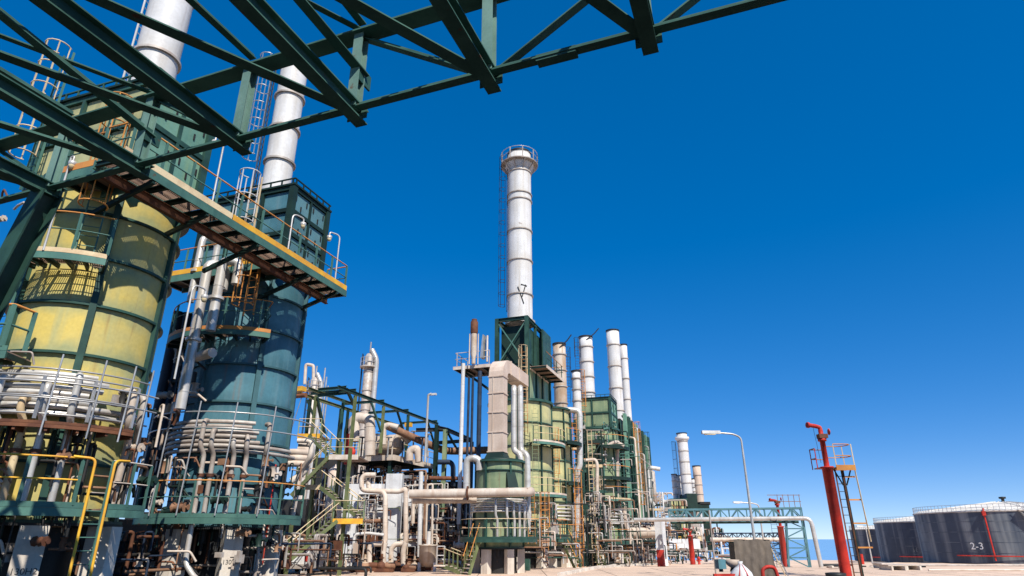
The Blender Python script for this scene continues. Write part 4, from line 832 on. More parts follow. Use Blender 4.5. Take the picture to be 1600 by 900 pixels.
pipe('dark pipe looped beside the second frame', pxY([(684, 722), (704, 722), (708, 728), (708, 760)], 51.5), .2, 'navy', 'pipes on the middle deck', 10)
pipe('level rusty pipe behind the white concrete frame top', [pY(670, 747, 50), pY(735, 748, 52)], .16, 'rust', 'pipes on the middle deck', 8)
for k, px in enumerate((566, 588, 594, 607, 630, 646, 660, 668)):
    a = pY(px, 690, 51+k % 3); S('valve_stem', MB().tube(a-UP*1.2, a+UP*(.3+.25*(k % 3)), .07, 6).tube(a+UP*(.3+.25*(k % 3)), a+UP*(.36+.25*(k % 3)), .28, 8), 'galv' if k % 2 else 'navy', ('first', 'second', 'third', 'fourth', 'fifth', 'sixth', 'seventh', 'last')[k]+' from left of the slim valve stems on the middle deck', 'valve', a-UP*1.2, 'valve stems on the middle deck')
lp = T('lamp_post', 'straight thin white lamp post standing at the deck edge', 'lamp', pY(664, 722, 49)); a, b = pY(664, 722, 49), pY(669, 617, 49)
P('pole', MB().path([a, Vector((a.x, a.y, b.z)), Vector((a.x+.25, a.y, b.z+.1))], .09, 8, .1), 'alu', lp); P('lamp_head', MB().box((a.x+.4, a.y, b.z+.05), (.5, .2, .14)), 'white', lp)
fh = T('fire_hose_box', 'red fire hose reel on the left corner of the middle deck', 'hose reel', pY(541, 714, 47.5)); a = pY(541, 708, 47.5)
P('post', MB().box(a+UP*.3, (.16, .16, 2.2)), 'red', fh); P('reel', MB().lathe(a+GV*.45-GU*.1, [(.2, 0), (.42, 0), (.42, .2), (.2, .2)], 14, -GU), 'red', fh)
# distillation columns behind
def column(lab, px, y0, y1, Y, r, mat='pipe_grey', twin=0, zb=0):
    a, b = pY(px, y1, Y), pY(px, y0, Y); z1 = b.z; t = T('process_column', lab, 'column', (a.x, a.y, zb))
    P('shell', MB().lathe((a.x, a.y, 0), [(r, zb), (r, z1-.4), (r*.6, z1), (.001, z1+.1)], 16), mat, t)
    for q in range(5): P('band', MB().arc((a.x, a.y), r-.02, r+.08, zb+(z1-zb)*(.5+.1*q)-.06, zb+(z1-zb)*(.5+.1*q)+.06, n=16), 'pipe_grey', t)
    if twin: P('side_pipe', MB().path([(a.x+r+.35, a.y-.3, zb), (a.x+r+.35, a.y-.3, z1-.8), (a.x+r*.4, a.y-.3, z1+.5)], twin, 10, .6), 'alu', t)
    P('platform', MB().arc((a.x, a.y), r, r+.55, z1-1.9, z1-1.75, n=16), 'pipe_grey', t)
    mb = MB()
    for q in range(12): p = polar((a.x, a.y), r+.5, 30*q, z1-1.75); mb.bar(p, p+UP*1.1, .06, .06)
    for zz in (.55, 1.1): mb.arc((a.x, a.y), r+.47, r+.53, z1-1.75+zz-.03, z1-1.75+zz+.03, n=16)
    P('guard_rail', mb, 'galv', t, kind='stuff'); P('mast', MB().tube((a.x, a.y, z1), (a.x, a.y, z1+1.6), .12, 6), 'galv', t)
    mb = MB()
    for s_ in (-.2, .2): mb.bar((a.x-r-.3, a.y+s_, zb), (a.x-r-.3, a.y+s_, z1), .08, .06)
    for q in range(int((z1-zb)/.5)): mb.bar((a.x-r-.3, a.y-.2, zb+.5*q), (a.x-r-.3, a.y+.2, zb+.5*q), .05, .05)
    P('ladder', mb, 'navy', t, kind='stuff'); return t
column('tall slender column with a railed top behind the green gantry', 564, 553, 720, 80, .62, twin=.34)
column('second column with white side pipe right behind the teal furnace', 478, 590, 720, 84, .6, 'pipe_grey', twin=.28)
fr3 = T('pipe_portal', 'pale pipe portal beside the column behind the teal furnace', 'pipe frame', pY(487, 700, 86)); 
P('pipe', MB().path(pxY([(488, 720), (490, 571), (478, 569), (476, 600)], 86), .22, 8, .3), 'pipe_pale', fr3)
for k, px in enumerate((492, 496, 500)): 
    a, b = pY(px, 720, 88), pY(px, 575+14*k, 88); S('vent_mast', MB().tube((a.x, a.y, a.z), (a.x, a.y, b.z), .12, 6), 'galv', f'{("left","middle","right")[k]} one of the thin masts behind the teal furnace edge', 'mast', a, 'thin masts behind the teal furnace')
# white concrete frame
wf = T('pipe_support', 'white weathered concrete frame holding pipes under the middle deck', 'concrete frame', pY(552, 899, 47))
def cbox(x0, y0, x1, y1, Y, dep, mat='white_conc', name='beam'):
    a, b = pY(x0, y0, Y), pY(x1, y1, Y); z0, z1 = sorted((a.z, b.z)); x_a, x_b = sorted((a.x, b.x)); z0 = max(z0, 0)
    return P(name, MB().box(((x_a+x_b)/2, Y+dep/2, (z0+z1)/2), (x_b-x_a, dep, z1-z0), (Vector((1, 0, 0)), Vector((0, 1, 0)), UP)), mat, wf)
cbox(536, 756, 549, 905, 47, .75, name='column'); cbox(604, 740, 619, 905, 46.9, .8, name='column'); cbox(666, 760, 679, 905, 53, .8, name='column'); cbox(640, 800, 650, 905, 58, .8, name='column')
cbox(537, 756, 604, 772, 47.15, .6); cbox(549, 793, 604, 808, 47.15, .6); cbox(619, 768, 664, 785, 47.6, .6); cbox(619, 837, 668, 853, 47.6, .6); cbox(640, 775, 690, 790, 53.2, .6)
for y0, y1 in ((772, 790), (840, 856)):
    a, b = pY(612, (y0+y1)/2, 47.3), pY(673, (y0+y1)/2+ (4 if y0 < 800 else 1), 53.2); P('long_beam', MB().bar(a, b, .5, .75), 'white_conc', wf)
for k, (x0, x1, y0, y1, Y, m) in enumerate(((507, 535, 735, 800, 52, 'duct'), (524, 560, 725, 765, 54, 'pipe_pale'))):
    a, b = pY(x0, y1, Y), pY(x1, y0, Y); S('clad_vessel', MB().lathe(((a.x+b.x)/2, Y, 0), [(.001, a.z-.6), ((b.x-a.x)/2, a.z), ((b.x-a.x)/2, b.z), (.001, b.z+.5)], 16), m, ('broad', 'smaller')[k]+' beige clad vessel behind the stair under the deck', 'vessel', ((a.x+b.x)/2, Y, a.z), 'clad vessels under the deck')
# front pipes
fp = [('pale pipe zigzag dropping in front of the white frame', [(587, 742), (570, 742), (565, 748), (565, 766), (598, 768), (602, 775), (602, 850), (580, 850), (577, 857), (577, 880)], 45.5, .17, 'pipe_pale'),
 ('pale pipe running right then down in front of the white frame', [(575, 750), (577, 767), (625, 768), (634, 763), (634, 850), (618, 850), (611, 858), (611, 885)], 45.8, .17, 'pipe_pale'),
 ('short pale down pipe left of the pump group', [(602, 848), (599, 860), (599, 882)], 45.2, .18, 'pipe_pale'), ('short pale down pipe at the right of the pump group', [(634, 848), (630, 860), (630, 884)], 45.2, .18, 'pipe_pale'),
 ('thin white pipe with two elbows over the left bay', [(548, 895), (554, 835), (575, 833), (600, 836)], 45, .1, 'white'), ('tall pale pipe beside the left concrete column', [(527, 900), (531, 760), (545, 757)], 44.8, .16, 'pipe_pale'),
 ('rusty level pipe across the middle of the white frame', [(530, 817), (605, 813)], 46, .13, 'pipe_rust'), ('tall white upright pipe right of the frame', [(658, 737), (655, 870)], 46.5, .16, 'white'), ('rust red upright pipe right of the frame', [(665, 745), (662, 850)], 46.7, .09, 'pipe_rust'), ('slim pale pipe loop right of the frame', [(665, 850), (668, 758), (676, 756), (675, 850)], 47, .08, 'pipe_pale'),
 ('white hooked pipe on the lower frame beam', [(575, 815), (576, 792), (582, 789), (586, 815)], 46.6, .12, 'white'), ('pale upright pipe in the right bay of the frame', [(646, 770), (645, 818)], 47, .14, 'pipe_pale')]
for lab, pts, Y, r, m in fp: pipe(lab, pxY(pts, Y), r, m, 'pipes before the white concrete frame', 10, r*1.8)
# stair tower
stt = T('stair_tower', 'green steel stair tower with yellow edged landings beside the teal furnace', 'staircase', pY(520, 899, 40))
for px, y0, Y in ((548, 700, 40), (533, 690, 43), (497, 690, 43.5), (470, 700, 40.5)): 
    a = pY(px, y0, Y); P('post', MB().ibeam((a.x, a.y, 0), (a.x, a.y, a.z), .17, .17, .02, GU), 'olive_steel', stt)
def land(x0, x1, y, Y, dep, rim):
    a, b = pY(x0, y, Y), pY(x1, y, Y); P('landing', MB().box(((a.x+b.x)/2, Y+dep/2, a.z), (b.x-a.x, dep, .08), (Vector((1, 0, 0)), Vector((0, 1, 0)), UP)), 'grating', stt)
    P('landing_edge', MB().box(((a.x+b.x)/2, Y-.02, a.z-.05), (b.x-a.x, .04, .3), (Vector((1, 0, 0)), Vector((0, 1, 0)), UP)), rim, stt)
    railing(stt, [(a.x, Y+.03, a.z), (b.x, Y+.03, a.z)], post='pale_green', rail='cream', step=1.1, r=.026, fine=False)
land(520, 567, 813, 39.5, 3, 'yel_rail'); land(514, 560, 713, 41, 3, 'pipe_pale'); land(465, 500, 680, 43, 2.5, 'yel_rail'); land(462, 500, 760, 42, 2.5, 'cream')
def flight(p, q, n, wd=.9):
    p, q = Vector(p), Vector(q); sd_ = (q-p).cross(UP).normalized()
    for s_ in (-1, 1):
        P('stringer', MB().bar(p+sd_*s_*wd/2, q+sd_*s_*wd/2, .05, .2), 'olive_steel', stt)
        P('hand_rail', MB().tube(p+sd_*s_*wd/2+UP*1.0, q+sd_*s_*wd/2+UP*1.0, .03, 5), 'cream', stt)
        for k in range(4): a = p.lerp(q, (k+.5)/4)+sd_*s_*wd/2; P('handrail_post', MB().bar(a, a+UP*1.0, .05, .05), 'olive_steel', stt)
    dd = (q-p); dd.z = 0; dd.normalize()
    src = P('tread', MB().box(p.lerp(q, .5/n), (wd-.08, .24, .04), (sd_, dd, UP)), 'pipe_pale', stt)
    for k in range(1, n): PC(src, (q-p)*(k/n))
flight(pY(440, 882, 38), pY(522, 814, 39.8), 13); flight(pY(560, 806, 41), pY(505, 762, 41.5), 10); flight(pY(455, 775, 41), pY(515, 714, 41.5), 11); flight(pY(520, 712, 42), pY(490, 682, 43), 8)
for lab, a_, b_ in (('steep stair with orange rails left of the small furnace platform', pY(728, 898, 41), pY(744, 845, 41.4)), ('steep stair with orange rails right of the tall furnace foot', pY(907, 896, 51), pY(884, 849, 52)), ('steep orange railed stair at the half hidden green furnace', pY(944, 892, 60), pY(925, 850, 61)), ('orange railed stair under the near end of the black hall', pY(982, 880, 66), pY(968, 845, 66.5))):
    stt = T('access_stair', lab, 'staircase', a_, 'steep stairs along the furnace row'); flight(a_, b_, 8, .7)
    for o in list(stt.children):
        if o.name.startswith('hand_rail'): o.data.materials[0] = MATS['orange']
# round elbow and stacked pipe ends right of the teal furnace
for k in range(3): 
    a = pY(462, 706+9*k, 26); pipe(f'{("upper","middle","lower")[k]} stubby pale pipe end curling off the teal furnace', [a-GV*.9, a, a+GU*.5+GV*.25], .13, 'pipe_pale', 'stubby pipe ends right of the teal furnace', 12, .3)
pipe('bent pale pipe with a sloping tail right of the teal furnace', [pY(466, 702, 26.5), pY(482, 701, 26.5), pY(479, 735, 26.5), pY(455, 752, 26.3)], .13, 'pipe_pale', None, 12, .25)
# vessel, small stair, pumps
tv = T('small_tank', 'small stained white tank with legs beside the rail stair', 'tank', pY(668, 890, 45)); a, b = pY(668, 884, 45), pY(668, 853, 45)
P('shell', MB().lathe((a.x, a.y, 0), [(.001, a.z-.12), (.42, a.z-.05), (.58, a.z+.3), (.6, b.z), (.66, b.z+.02), (.66, b.z+.07), (.001, b.z+.1)], 18), 'stack_dirty', tv); P('nozzle', MB().tube((a.x, a.y, b.z), (a.x, a.y, b.z+.9), .14, 8), 'white', tv)
for q in (-1, 1): P('leg', MB().bar((a.x+.5*q, a.y-.3, 0), (a.x+.5*q, a.y-.3, a.z+.2), .16, .16), 'white_conc', tv)
stt = T('small_stair', 'short metal stair with pale rails and a small landing at the yard', 'staircase', pY(700, 896, 42))
a, b = pY(682, 884, 42), pY(694, 884, 42); P('landing', MB().box(((a.x+b.x)/2, 42.4, a.z), (b.x-a.x+.3, 1, .07), (Vector((1, 0, 0)), Vector((0, 1, 0)), UP)), 'pipe_pale', stt)
railing(stt, [(a.x, 42, a.z), (b.x, 42, a.z)], post='alu', rail='white', step=.6, r=.03); flight((b.x+.1, 42.4, a.z), (b.x+1.25, 41.6, .1), 4, .8)
def pump(x, Y, z, s, lab, m):
    t = T('pump', lab, 'pump', (x, Y, z), 'pumps under the white frame')
    P('casing', MB().lathe((x, Y, z+.45*s), [(.001, -.3*s), (.38*s, -.2*s), (.42*s, 0), (.38*s, .2*s), (.001, .3*s)], 12, Vector((0, 1, 0))), m, t)
    P('motor', MB().lathe((x+.35*s, Y+.1, z+.5*s), [(.28*s, 0), (.28*s, .8*s), (.2*s, .9*s), (.001, .92*s)], 12, Vector((1, 0, 0))), 'pipe_rust' if m == 'rust' else 'rust', t)
    P('base', MB().box((x+.3*s, Y, z+.1), (1.7*s, .8*s, .2), (Vector((1, 0, 0)), Vector((0, 1, 0)), UP)), 'rust', t); P('discharge', MB().tube((x, Y, z+.6*s), (x, Y, z+1.5*s), .12*s, 8).tube((x, Y, z+1.1*s), (x, Y, z+1.2*s), .24*s, 8), m, t)
rr = random.Random(5)
for k in range(9):
    p = pY(556+13*k, 893, 44+(k % 3)*1.2); pump(p.x, p.y, .05, rr.uniform(.5, .72), ('rust brown pump left of the middle pump group', 'pale pump among the rusty ones')[k % 2] if k < 2 else f'pump under the white frame, {("third","fourth","fifth","sixth","seventh","eighth","last")[k-2]} from the left', ('rust', 'stack_dirty', 'rust')[k % 3])
def valve(p, s, m, lab, grp):
    p = Vector(p); t = T('gate_valve', lab, 'valve', p, grp)
    P('valve_body', MB().lathe(p, [(.2*s, -.3*s), (.2*s, -.22*s), (.12*s, -.2*s), (.17*s, 0), (.12*s, .2*s), (.2*s, .22*s), (.2*s, .3*s)], 8, Vector((1, 0, 0))).tube(p, p+UP*.55*s, .07*s, 6), m, t)
    P('hand_wheel', MB().lathe(p+UP*.55*s, [(.16*s, 0), (.21*s, .02*s), (.16*s, .045*s)], 10), 'rust', t)
def clutter(n, ulo, uhi, vlo, vhi, z0, z1, seed, where, grp, mats=('pipe_pale', 'pipe_rust', 'pipe_grey', 'rust', 'white', 'navy'), rmx=.13):
    """small pipework filling a bay: uprights with elbows, level runs, valves"""
    q = random.Random(seed); cm = {'pipe_pale': 'pale', 'pipe_rust': 'rusty', 'pipe_grey': 'grey', 'rust': 'dark brown', 'white': 'white', 'navy': 'dark blue', 'orange': 'orange', 'alu': 'silver', 'galv': 'thin silver'}
    for i in range(n):
        u, v, m = q.uniform(ulo, uhi), q.uniform(vlo, vhi), q.choice(mats); r = q.uniform(.035, rmx); k = q.random(); gz = tz(G(u, v).y)
        if k < .42:
            za = gz+q.uniform(0, (z1-z0)*.4)+z0; zb = za+q.uniform(.25, .6)*(z1-z0); d = q.choice((GV, -GV, -GU)); ln = q.uniform(.3, 1.6)
            pts = [G(u, v, za), G(u, v, zb), G(u, v, zb)+d*ln, G(u, v, zb-q.uniform(.3, 1.5))+d*ln]; kind = 'upright hooked pipe'
        elif k < .78:
            z = gz+q.uniform(z0+.3, z1); ln = q.uniform(1.2, 4.5); d = GV if q.random() < .6 else GU
            pts = [G(u, v, z), G(u, v, z)+d*ln, G(u, v, z)+d*ln-UP*q.uniform(.4, 1.4)]; kind = 'level pipe with a bent end'
        else:
            p = G(u, v, gz+q.uniform(z0+.4, z0+(z1-z0)*.5)); valve(p, q.uniform(.7, 1.5), m, f'{cm[m]} valve with hand wheel {where}', f'valves {where}'); continue
        pipe(f'{cm[m]} {kind} {where}', pts, r, m, f'small pipework {where}', 7)
def stuff_pipes(n, ulo, uhi, vlo, vhi, z0, z1, seed, name='small_pipework', mats=('pipe_pale', 'pipe_rust', 'pipe_grey', 'rust', 'white', 'navy', 'black_steel'), r0=.03, r1=.1):
    """thin pipework nobody could count: one object"""
    q = random.Random(seed); mb = MB()
    for i in range(n):
        u, v = q.uniform(ulo, uhi), q.uniform(vlo, vhi); mb.cur = q.randrange(len(mats)); r = q.uniform(r0, r1); gz = tz(G(u, v).y); k = q.random(); z = gz+q.uniform(z0+.1, z1)
        if k < .45: zb = min(gz+z1, z+q.uniform(.6, 3.)); d = q.choice((GV, -GV, GU, -GU))*q.uniform(.2, 1.2); mb.path([G(u, v, z), G(u, v, zb), G(u, v, zb)+d, G(u, v, zb-q.uniform(.2, 1.))+d], r, 6, r*2, 2)
        elif k < .8: d = (GV if q.random() < .6 else GU)*q.uniform(.8, 4.); mb.path([G(u, v, z), G(u, v, z)+d, G(u, v, z-q.uniform(.2, 1.2))+d], r, 6, r*2, 2)
        elif k < .92: p = G(u, v, z); s_ = q.uniform(1.2, 2.4)*r/.07*.6; mb.lathe(p, [(.2*s_, -.3*s_), (.12*s_, -.2*s_), (.18*s_, 0), (.12*s_, .2*s_), (.2*s_, .3*s_)], 6, GV); mb.tube(p, p+UP*.5*s_, .05*s_, 5); mb.tube(p+UP*.5*s_, p+UP*.54*s_, .22*s_, 7)
        else: mb.box(G(u, v, z), (q.uniform(.2, .7), q.uniform(.2, .6), q.uniform(.2, .8)))
    o = S(name, mb, mats, None, None, G((ulo+uhi)/2, (vlo+vhi)/2, z0)); o['kind'] = 'stuff'; o['label'] = 'tangle of thin pipes and valves too fine to count'
clutter(30, 45, 49, -31, -24.5, 0, 5.2, 11, 'inside the white frame', '')
clutter(16, 42.5, 46, -30, -23, 0, 2.2, 12, 'around the low pumps', '', rmx=.16)
clutter(20, 44, 50, -24, -19, 0, 5.0, 13, 'left of the small furnace', '')
clutter(14, 15, 22, -22, -18.5, 0, 2.2, 18, 'between the near furnace legs', '', ('pipe_grey', 'pipe_rust', 'rust', 'navy'), .06)
stuff_pipes(330, 46.3, 54, -33, -26, 3, 7.6, 31)
stuff_pipes(260, 44.4, 54, -32, -23.5, .2, 4.4, 41)
stuff_pipes(230, 42, 46, -30.5, -22, .1, 2.3, 32, r1=.1, mats=('rust', 'pipe_rust', 'black_steel', 'pipe_grey', 'stack_dirty', 'rust'))
stuff_pipes(170, 44.0, 46, -31, -23, .2, 6.6, 43, mats=('white', 'pipe_pale', 'alu', 'galv', 'pipe_pale', 'rust'), r0=.022, r1=.05)
stuff_pipes(90, 38, 43, -27.5, -23.5, .2, 4.5, 44, mats=('pipe_pale', 'alu', 'galv', 'olive_steel', 'rust'), r0=.02, r1=.045)
stuff_pipes(170, 46, 56, -24.5, -18.5, .2, 6, 33)
stuff_pipes(110, 43, 50, -17, -12.7, .3, 4.5, 34, mats=('pipe_pale', 'alu', 'pipe_grey', 'pipe_rust', 'green', 'black_steel'), r1=.06)
stuff_pipes(190, 56, 71, -13.9, -11, .2, 6, 35, mats=('pipe_grey', 'alu', 'pipe_rust', 'dark_green', 'green', 'alu', 'black_steel', 'pipe_pale'), r1=.07)
stuff_pipes(260, 69, 93, -13, -9.6, .2, 4.6, 36, mats=('pipe_grey', 'alu', 'pipe_rust', 'navy', 'rust', 'black_steel', 'dark_green'), r1=.09)
stuff_pipes(120, 63, 71.5, -14.5, -11.2, 5, 13.4, 37, mats=('pipe_pale', 'galv', 'green', 'mid_green', 'pipe_grey', 'dark_green'), r1=.07)
stuff_pipes(110, 89, 96, -14, -9, 1, 9, 38, mats=('pipe_pale', 'white', 'alu', 'pipe_grey', 'orange'), r1=.12)
stuff_pipes(200, 13, 24, -23, -17.5, .1, 2.2, 39, mats=('rust', 'black_steel', 'pipe_rust', 'navy', 'pipe_grey'), r1=.06)
stuff_pipes(90, 24, 37, -27, -22, .1, 2.2, 40, mats=('rust', 'black_steel', 'pipe_rust', 'navy', 'pipe_grey', 'pipe_pale'), r1=.09)
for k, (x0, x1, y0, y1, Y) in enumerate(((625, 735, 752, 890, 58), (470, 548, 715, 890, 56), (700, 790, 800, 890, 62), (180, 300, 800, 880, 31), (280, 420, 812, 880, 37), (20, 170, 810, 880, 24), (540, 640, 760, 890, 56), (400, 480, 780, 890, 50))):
    a, b = pY(x0, y1, Y), pY(x1, y0, Y); S('shade_block', MB().box(((a.x+b.x)/2, Y+1.5, (b.z)/2), (b.x-a.x, 3, b.z), (Vector((1, 0, 0)), Vector((0, 1, 0)), UP)), 'black_steel', ('black shade block behind the rail stair', 'black shade block behind the foot of the stair tower', 'black shade block behind the small furnace', 'black shade block in the gap behind the yellow furnace legs', 'black shade block behind the teal furnace legs', 'black shade block deep behind the yellow furnace legs', 'black shade block deep inside the white concrete frame', 'black shade block behind the right leg of the teal furnace')[k], 'shade block', ((a.x+b.x)/2, Y, 0), 'black shade blocks deep in the unit')  # black blocks added to stand for deep shade behind legs and frames
# white vehicle seen from behind between furnace leg and stair
a = pY(455, 897, 41); vx, vy = a.x, a.y; X1, Y1 = Vector((1, 0, 0)), Vector((0, 1, 0))
va = T('van', 'white van seen from behind, partly hidden beside the teal furnace leg', 'van', (vx, vy, 0))
def vb(x0, x1, y0, y1, z0, z1): return MB().box((vx+(x0+x1)/2, vy+(y0+y1)/2, (z0+z1)/2), (x1-x0, y1-y0, z1-z0), (X1, Y1, UP))
body = MB(); prof = [(0, .35), (0, 1.0), (.12, 1.15), (.3, 1.95), (.6, 2.05), (3.2, 2.05), (3.9, 1.3), (4.7, 1.1), (4.8, .35)]
body.add([(vx+s_*(.9 if z < 1.2 else .78), vy+y, z) for s_ in (-1, 1) for y, z in prof], [tuple(range(9))[::-1], tuple(range(9, 18))]+[(i, (i+1) % 9, 9+(i+1) % 9, 9+i) for i in range(9)])
P('body', body, 'white', va); P('rear_window', MB().hexa([Vector((vx+x, vy+y, z)) for y_ in (0,) for x, y, z in ((-.65, .10, 1.25), (.65, .10, 1.25), (.65, .2, 1.25), (-.65, .2, 1.25), (-.6, .24, 1.85), (.6, .24, 1.85), (.6, .34, 1.85), (-.6, .34, 1.85))]), 'black_steel', va)
for s_ in (-.8, .8): P('tail_light', vb(s_-.09, s_+.09, -.04, .05, .75, 1.2), 'red', va)
P('bumper', vb(-.92, .92, -.12, .05, .35, .6), 'pipe_grey', va); P('number_plate', vb(-.25, .25, -.06, .0, .72, .86), 'letter_white', va)
for s_ in (-1, 1):
    for y in (.9, 3.7): P('wheel', MB().lathe((vx+s_*.82, vy+y, .34), [(.001, -.1), (.2, -.11), (.34, -.09), (.34, .09), (.2, .11), (.001, .1)], 14, X1), 'black_steel', va)
# ================================================================== RIGHT SIDE
X1, Y1 = Vector((1, 0, 0)), Vector((0, 1, 0)); WAX = (X1, Y1, UP)
# far furnace group
FD = 120; fg = axis_at(1070, 730, FD); gz = tz(fg[1])
def fz(px, py, d=FD): return zat(px, py, d)
fs = stack('far tall white chimney with a flared crown beyond the black hall', fg, .92, fz(1075, 774), fz(1069, 677), [fz(1070, y) for y in (755, 741, 722, 705, 690)], n=18)
P('crown', MB().lathe((*fg, 0), [(.92, fz(1069, 689)), (1.25, fz(1069, 686)), (1.25, fz(1069, 683)), (.92, fz(1069, 683))], 18), 'white', fs)
ladder('thin ladder left of the far tall chimney', (fg[0]-1.25, fg[1], fz(1070, 765)), fz(1069, 690), (0, 1, 0), (-1, 0, 0), mat='navy', cmat='navy', cage_from=.5, hoop=1.6, fine=False, group='ladders on the chimneys')
for px, yb, yt, r, m, lab in ((1055, 783, 741, .5, 'white', 'left of the two short far chimneys'), (1061, 783, 743, .45, 'white', 'right of the two short far chimneys'), (1084, 775, 748, .48, 'white', 'short far chimney between the tall one and the beige one'), (1091, 787, 728, .72, 'duct', 'beige far chimney right of the tall far one')):
    c = axis_at(px, (yb+yt)/2, FD+3); stack(lab, c, r, fz(px, yb, FD+3)-1.5, fz(px, yt, FD+3), [fz(px, yb+(yt-yb)*q, FD+3) for q in (.25, .5, .75)], m, n=14)
fb = T('far_plant', 'distant green and yellow furnace block under the far chimneys', 'industrial building', (fg[0]-2, fg[1], gz))
def fbox(x0, x1, y0, y1, Y, dep, mat, name):
    xa, xb = pY(x0, (y0+y1)/2, Y).x, pY(x1, (y0+y1)/2, Y).x; za, zb = pY(x0, y1, Y).z, pY(x1, y0, Y).z; return P(name, MB().box(((xa+xb)/2, Y+dep/2, (za+zb)/2), (xb-xa, dep, zb-za), WAX), mat, fb)
FY = fg[1]
for i in range(3):
    for j in range(2): fbox(1049+8*i, 1056+8*i, 782+9*j, 790+9*j, FY-3, 6, ('olive', 'pipe_rust')[(i+j) % 3 == 2], 'wall_panel')
fbox(1048, 1074, 799, 803, FY-3.1, 6, 'green', 'floor_beam'); fbox(1048, 1074, 779, 781.5, FY-3.1, 6, 'green', 'roof_beam')
for px in (1047.5, 1056, 1064, 1073): fbox(px, px+1.2, 780, 870, FY-3.2, .3, 'dark_green', 'column')
fbox(1074, 1090, 771, 800, FY-2, 5, 'dark_green', 'stack_base'); fbox(1090, 1112, 788, 860, FY-1, 4, 'dark_green', 'tower_core'); fbox(1094, 1110, 784, 789, FY-1, 3.5, 'black_steel', 'tower_cap')
fbox(1054, 1075, 806, 840, FY-1, 2, 'olive', 'furnace_front'); fbox(1060, 1076, 838, 846, FY-2, 2, 'yel_rail', 'yellow_front'); fbox(1080, 1095, 800, 850, FY-1.2, 2, 'pipe_grey', 'grey_front'); fbox(1085, 1100, 838, 845, FY-2.2, 2, 'cream', 'front_pipe')
for px, yb in ((1089, 846), (1103, 846), (1098, 800)): fbox(px, px+3, yb, 878, FY-4, .5, 'white_conc', 'leg')
wbx = S('white_shed', MB().box(((pY(1046, 870, FY-8).x+pY(1096, 870, FY-8).x)/2, FY-6, (pY(1070, 866, FY-8).z+pY(1070, 842, FY-8).z)/2), (pY(1096, 870, FY-8).x-pY(1046, 870, FY-8).x, 4, pY(1070, 842, FY-8).z-pY(1070, 866, FY-8).z), WAX), 'white_conc', 'long white shed under the far furnace group', 'shed', (fg[0], FY-6, gz))
fuv = Vector((fg[0], fg[1], 0)); fu, fv = fuv.dot(GU), fuv.dot(GV)
stuff_pipes(120, fu-6, fu+2, fv-4, fv+5, .5, 5.5, 51, mats=('pipe_pale', 'green', 'pipe_grey', 'dark_green', 'white', 'rust'), r0=.06, r1=.16)
stuff_pipes(46, fu-24, fu-10, fv-2.5, fv+2, .3, 2.0, 52, mats=('pipe_pale', 'green', 'pipe_grey', 'dark_green', 'rust', 'black_steel'), r0=.05, r1=.12)
# pipe bridges
def bridge(lab, xl, xr, yt, yb, Yr, pw, npan, mat, leg=True, pipes=(), col=None):
    t = T('pipe_bridge', lab, 'pipe bridge', pY(xr, 890, Yr), 'green lattice pipe bridges')
    ztop, zbot = pY(xr, yt, Yr).z, pY(xr, yb, Yr).z; R0 = pY(xr, yt, Yr); vr, ur = R0.dot(GV), R0.dot(GU); vl = pu(xl, yt, ur).dot(GV); th = .09 if Yr < 70 else .12
    dv = (vr-vl)/npan
    for w_ in (0, pw):
        for z in (ztop, zbot): P('chord', MB().bar(G(ur+w_, vl, z), G(ur+w_, vr, z), th*1.4, th*1.4), mat, t)
        for i in range(npan+1): P('vertical', MB().bar(G(ur+w_, vl+dv*i, zbot), G(ur+w_, vl+dv*i, ztop), th, th), mat, t)
        for i in range(npan):
            a, b = (zbot, ztop) if i % 2 else (ztop, zbot); P('diagonal', MB().bar(G(ur+w_, vl+dv*i, a), G(ur+w_, vl+dv*(i+1), b), th, th), mat, t)
    for i in range(npan+1):
        for z in (ztop, zbot): P('cross_bar', MB().bar(G(ur, vl+dv*i, z), G(ur+pw, vl+dv*i, z), th, th), mat, t)
    if leg:
        g0 = tz(Yr)
        for a in (0, pw):
            for b in (0, 1.6): P('leg_post', MB().bar(G(ur+a, vr-b, g0), G(ur+a, vr-b*.8, zbot), th*1.5, th*1.5), mat, t)
        n = 5
        for i in range(n):
            za, zb = g0+(zbot-g0)*i/n, g0+(zbot-g0)*(i+1)/n
            P('leg_brace', MB().bar(G(ur, vr-(1.6 if i % 2 else 0), za), G(ur, vr-(0 if i % 2 else 1.5), zb), th, th), mat, t); P('leg_brace', MB().bar(G(ur, vr-1.55, zb), G(ur, vr, zb), th, th), mat, t)
            P('leg_brace', MB().bar(G(ur+(pw if i % 2 else 0), vr, za), G(ur+(0 if i % 2 else pw), vr, zb), th, th), mat, t)
    return ur, vr, vl, ztop, zbot
ur, vr, vl, zt2, zb2 = bridge('nearest green lattice pipe bridge running right from the far furnaces', 1044, 1252, 793.5, 811, 55, 1.5, 15, 'teal_box')
e = G(ur-.25, vr+.55, zb2+.05)
pipe('long silver pipe along the near bridge, bent down at its right end', [G(ur-.25, vl-3, zb2+.05), e, G(ur-.25, vr+.75, tz(54))], .17, 'alu', None, 14, .5)
pipe('dark green thinner pipe hanging under the near bridge', [G(ur+.9, vl, zb2-.2), G(ur+.9, vr-.3, zb2-.2)], .1, 'green', None, 8)
bridge('second lattice pipe bridge behind the tarpaulin, lower in view', 1116, 1216, 833, 841, 100, 1.5, 14, 'navy')
bridge('farthest lattice pipe bridge, faint behind the second', 1116, 1192, 846, 854, 135, 1.5, 10, 'navy', leg=False)
pipe('pale pipe along the second lattice bridge', [pY(1110, 843, 99.5), pY(1218, 843, 99.5)], .28, 'pipe_pale', None, 8)
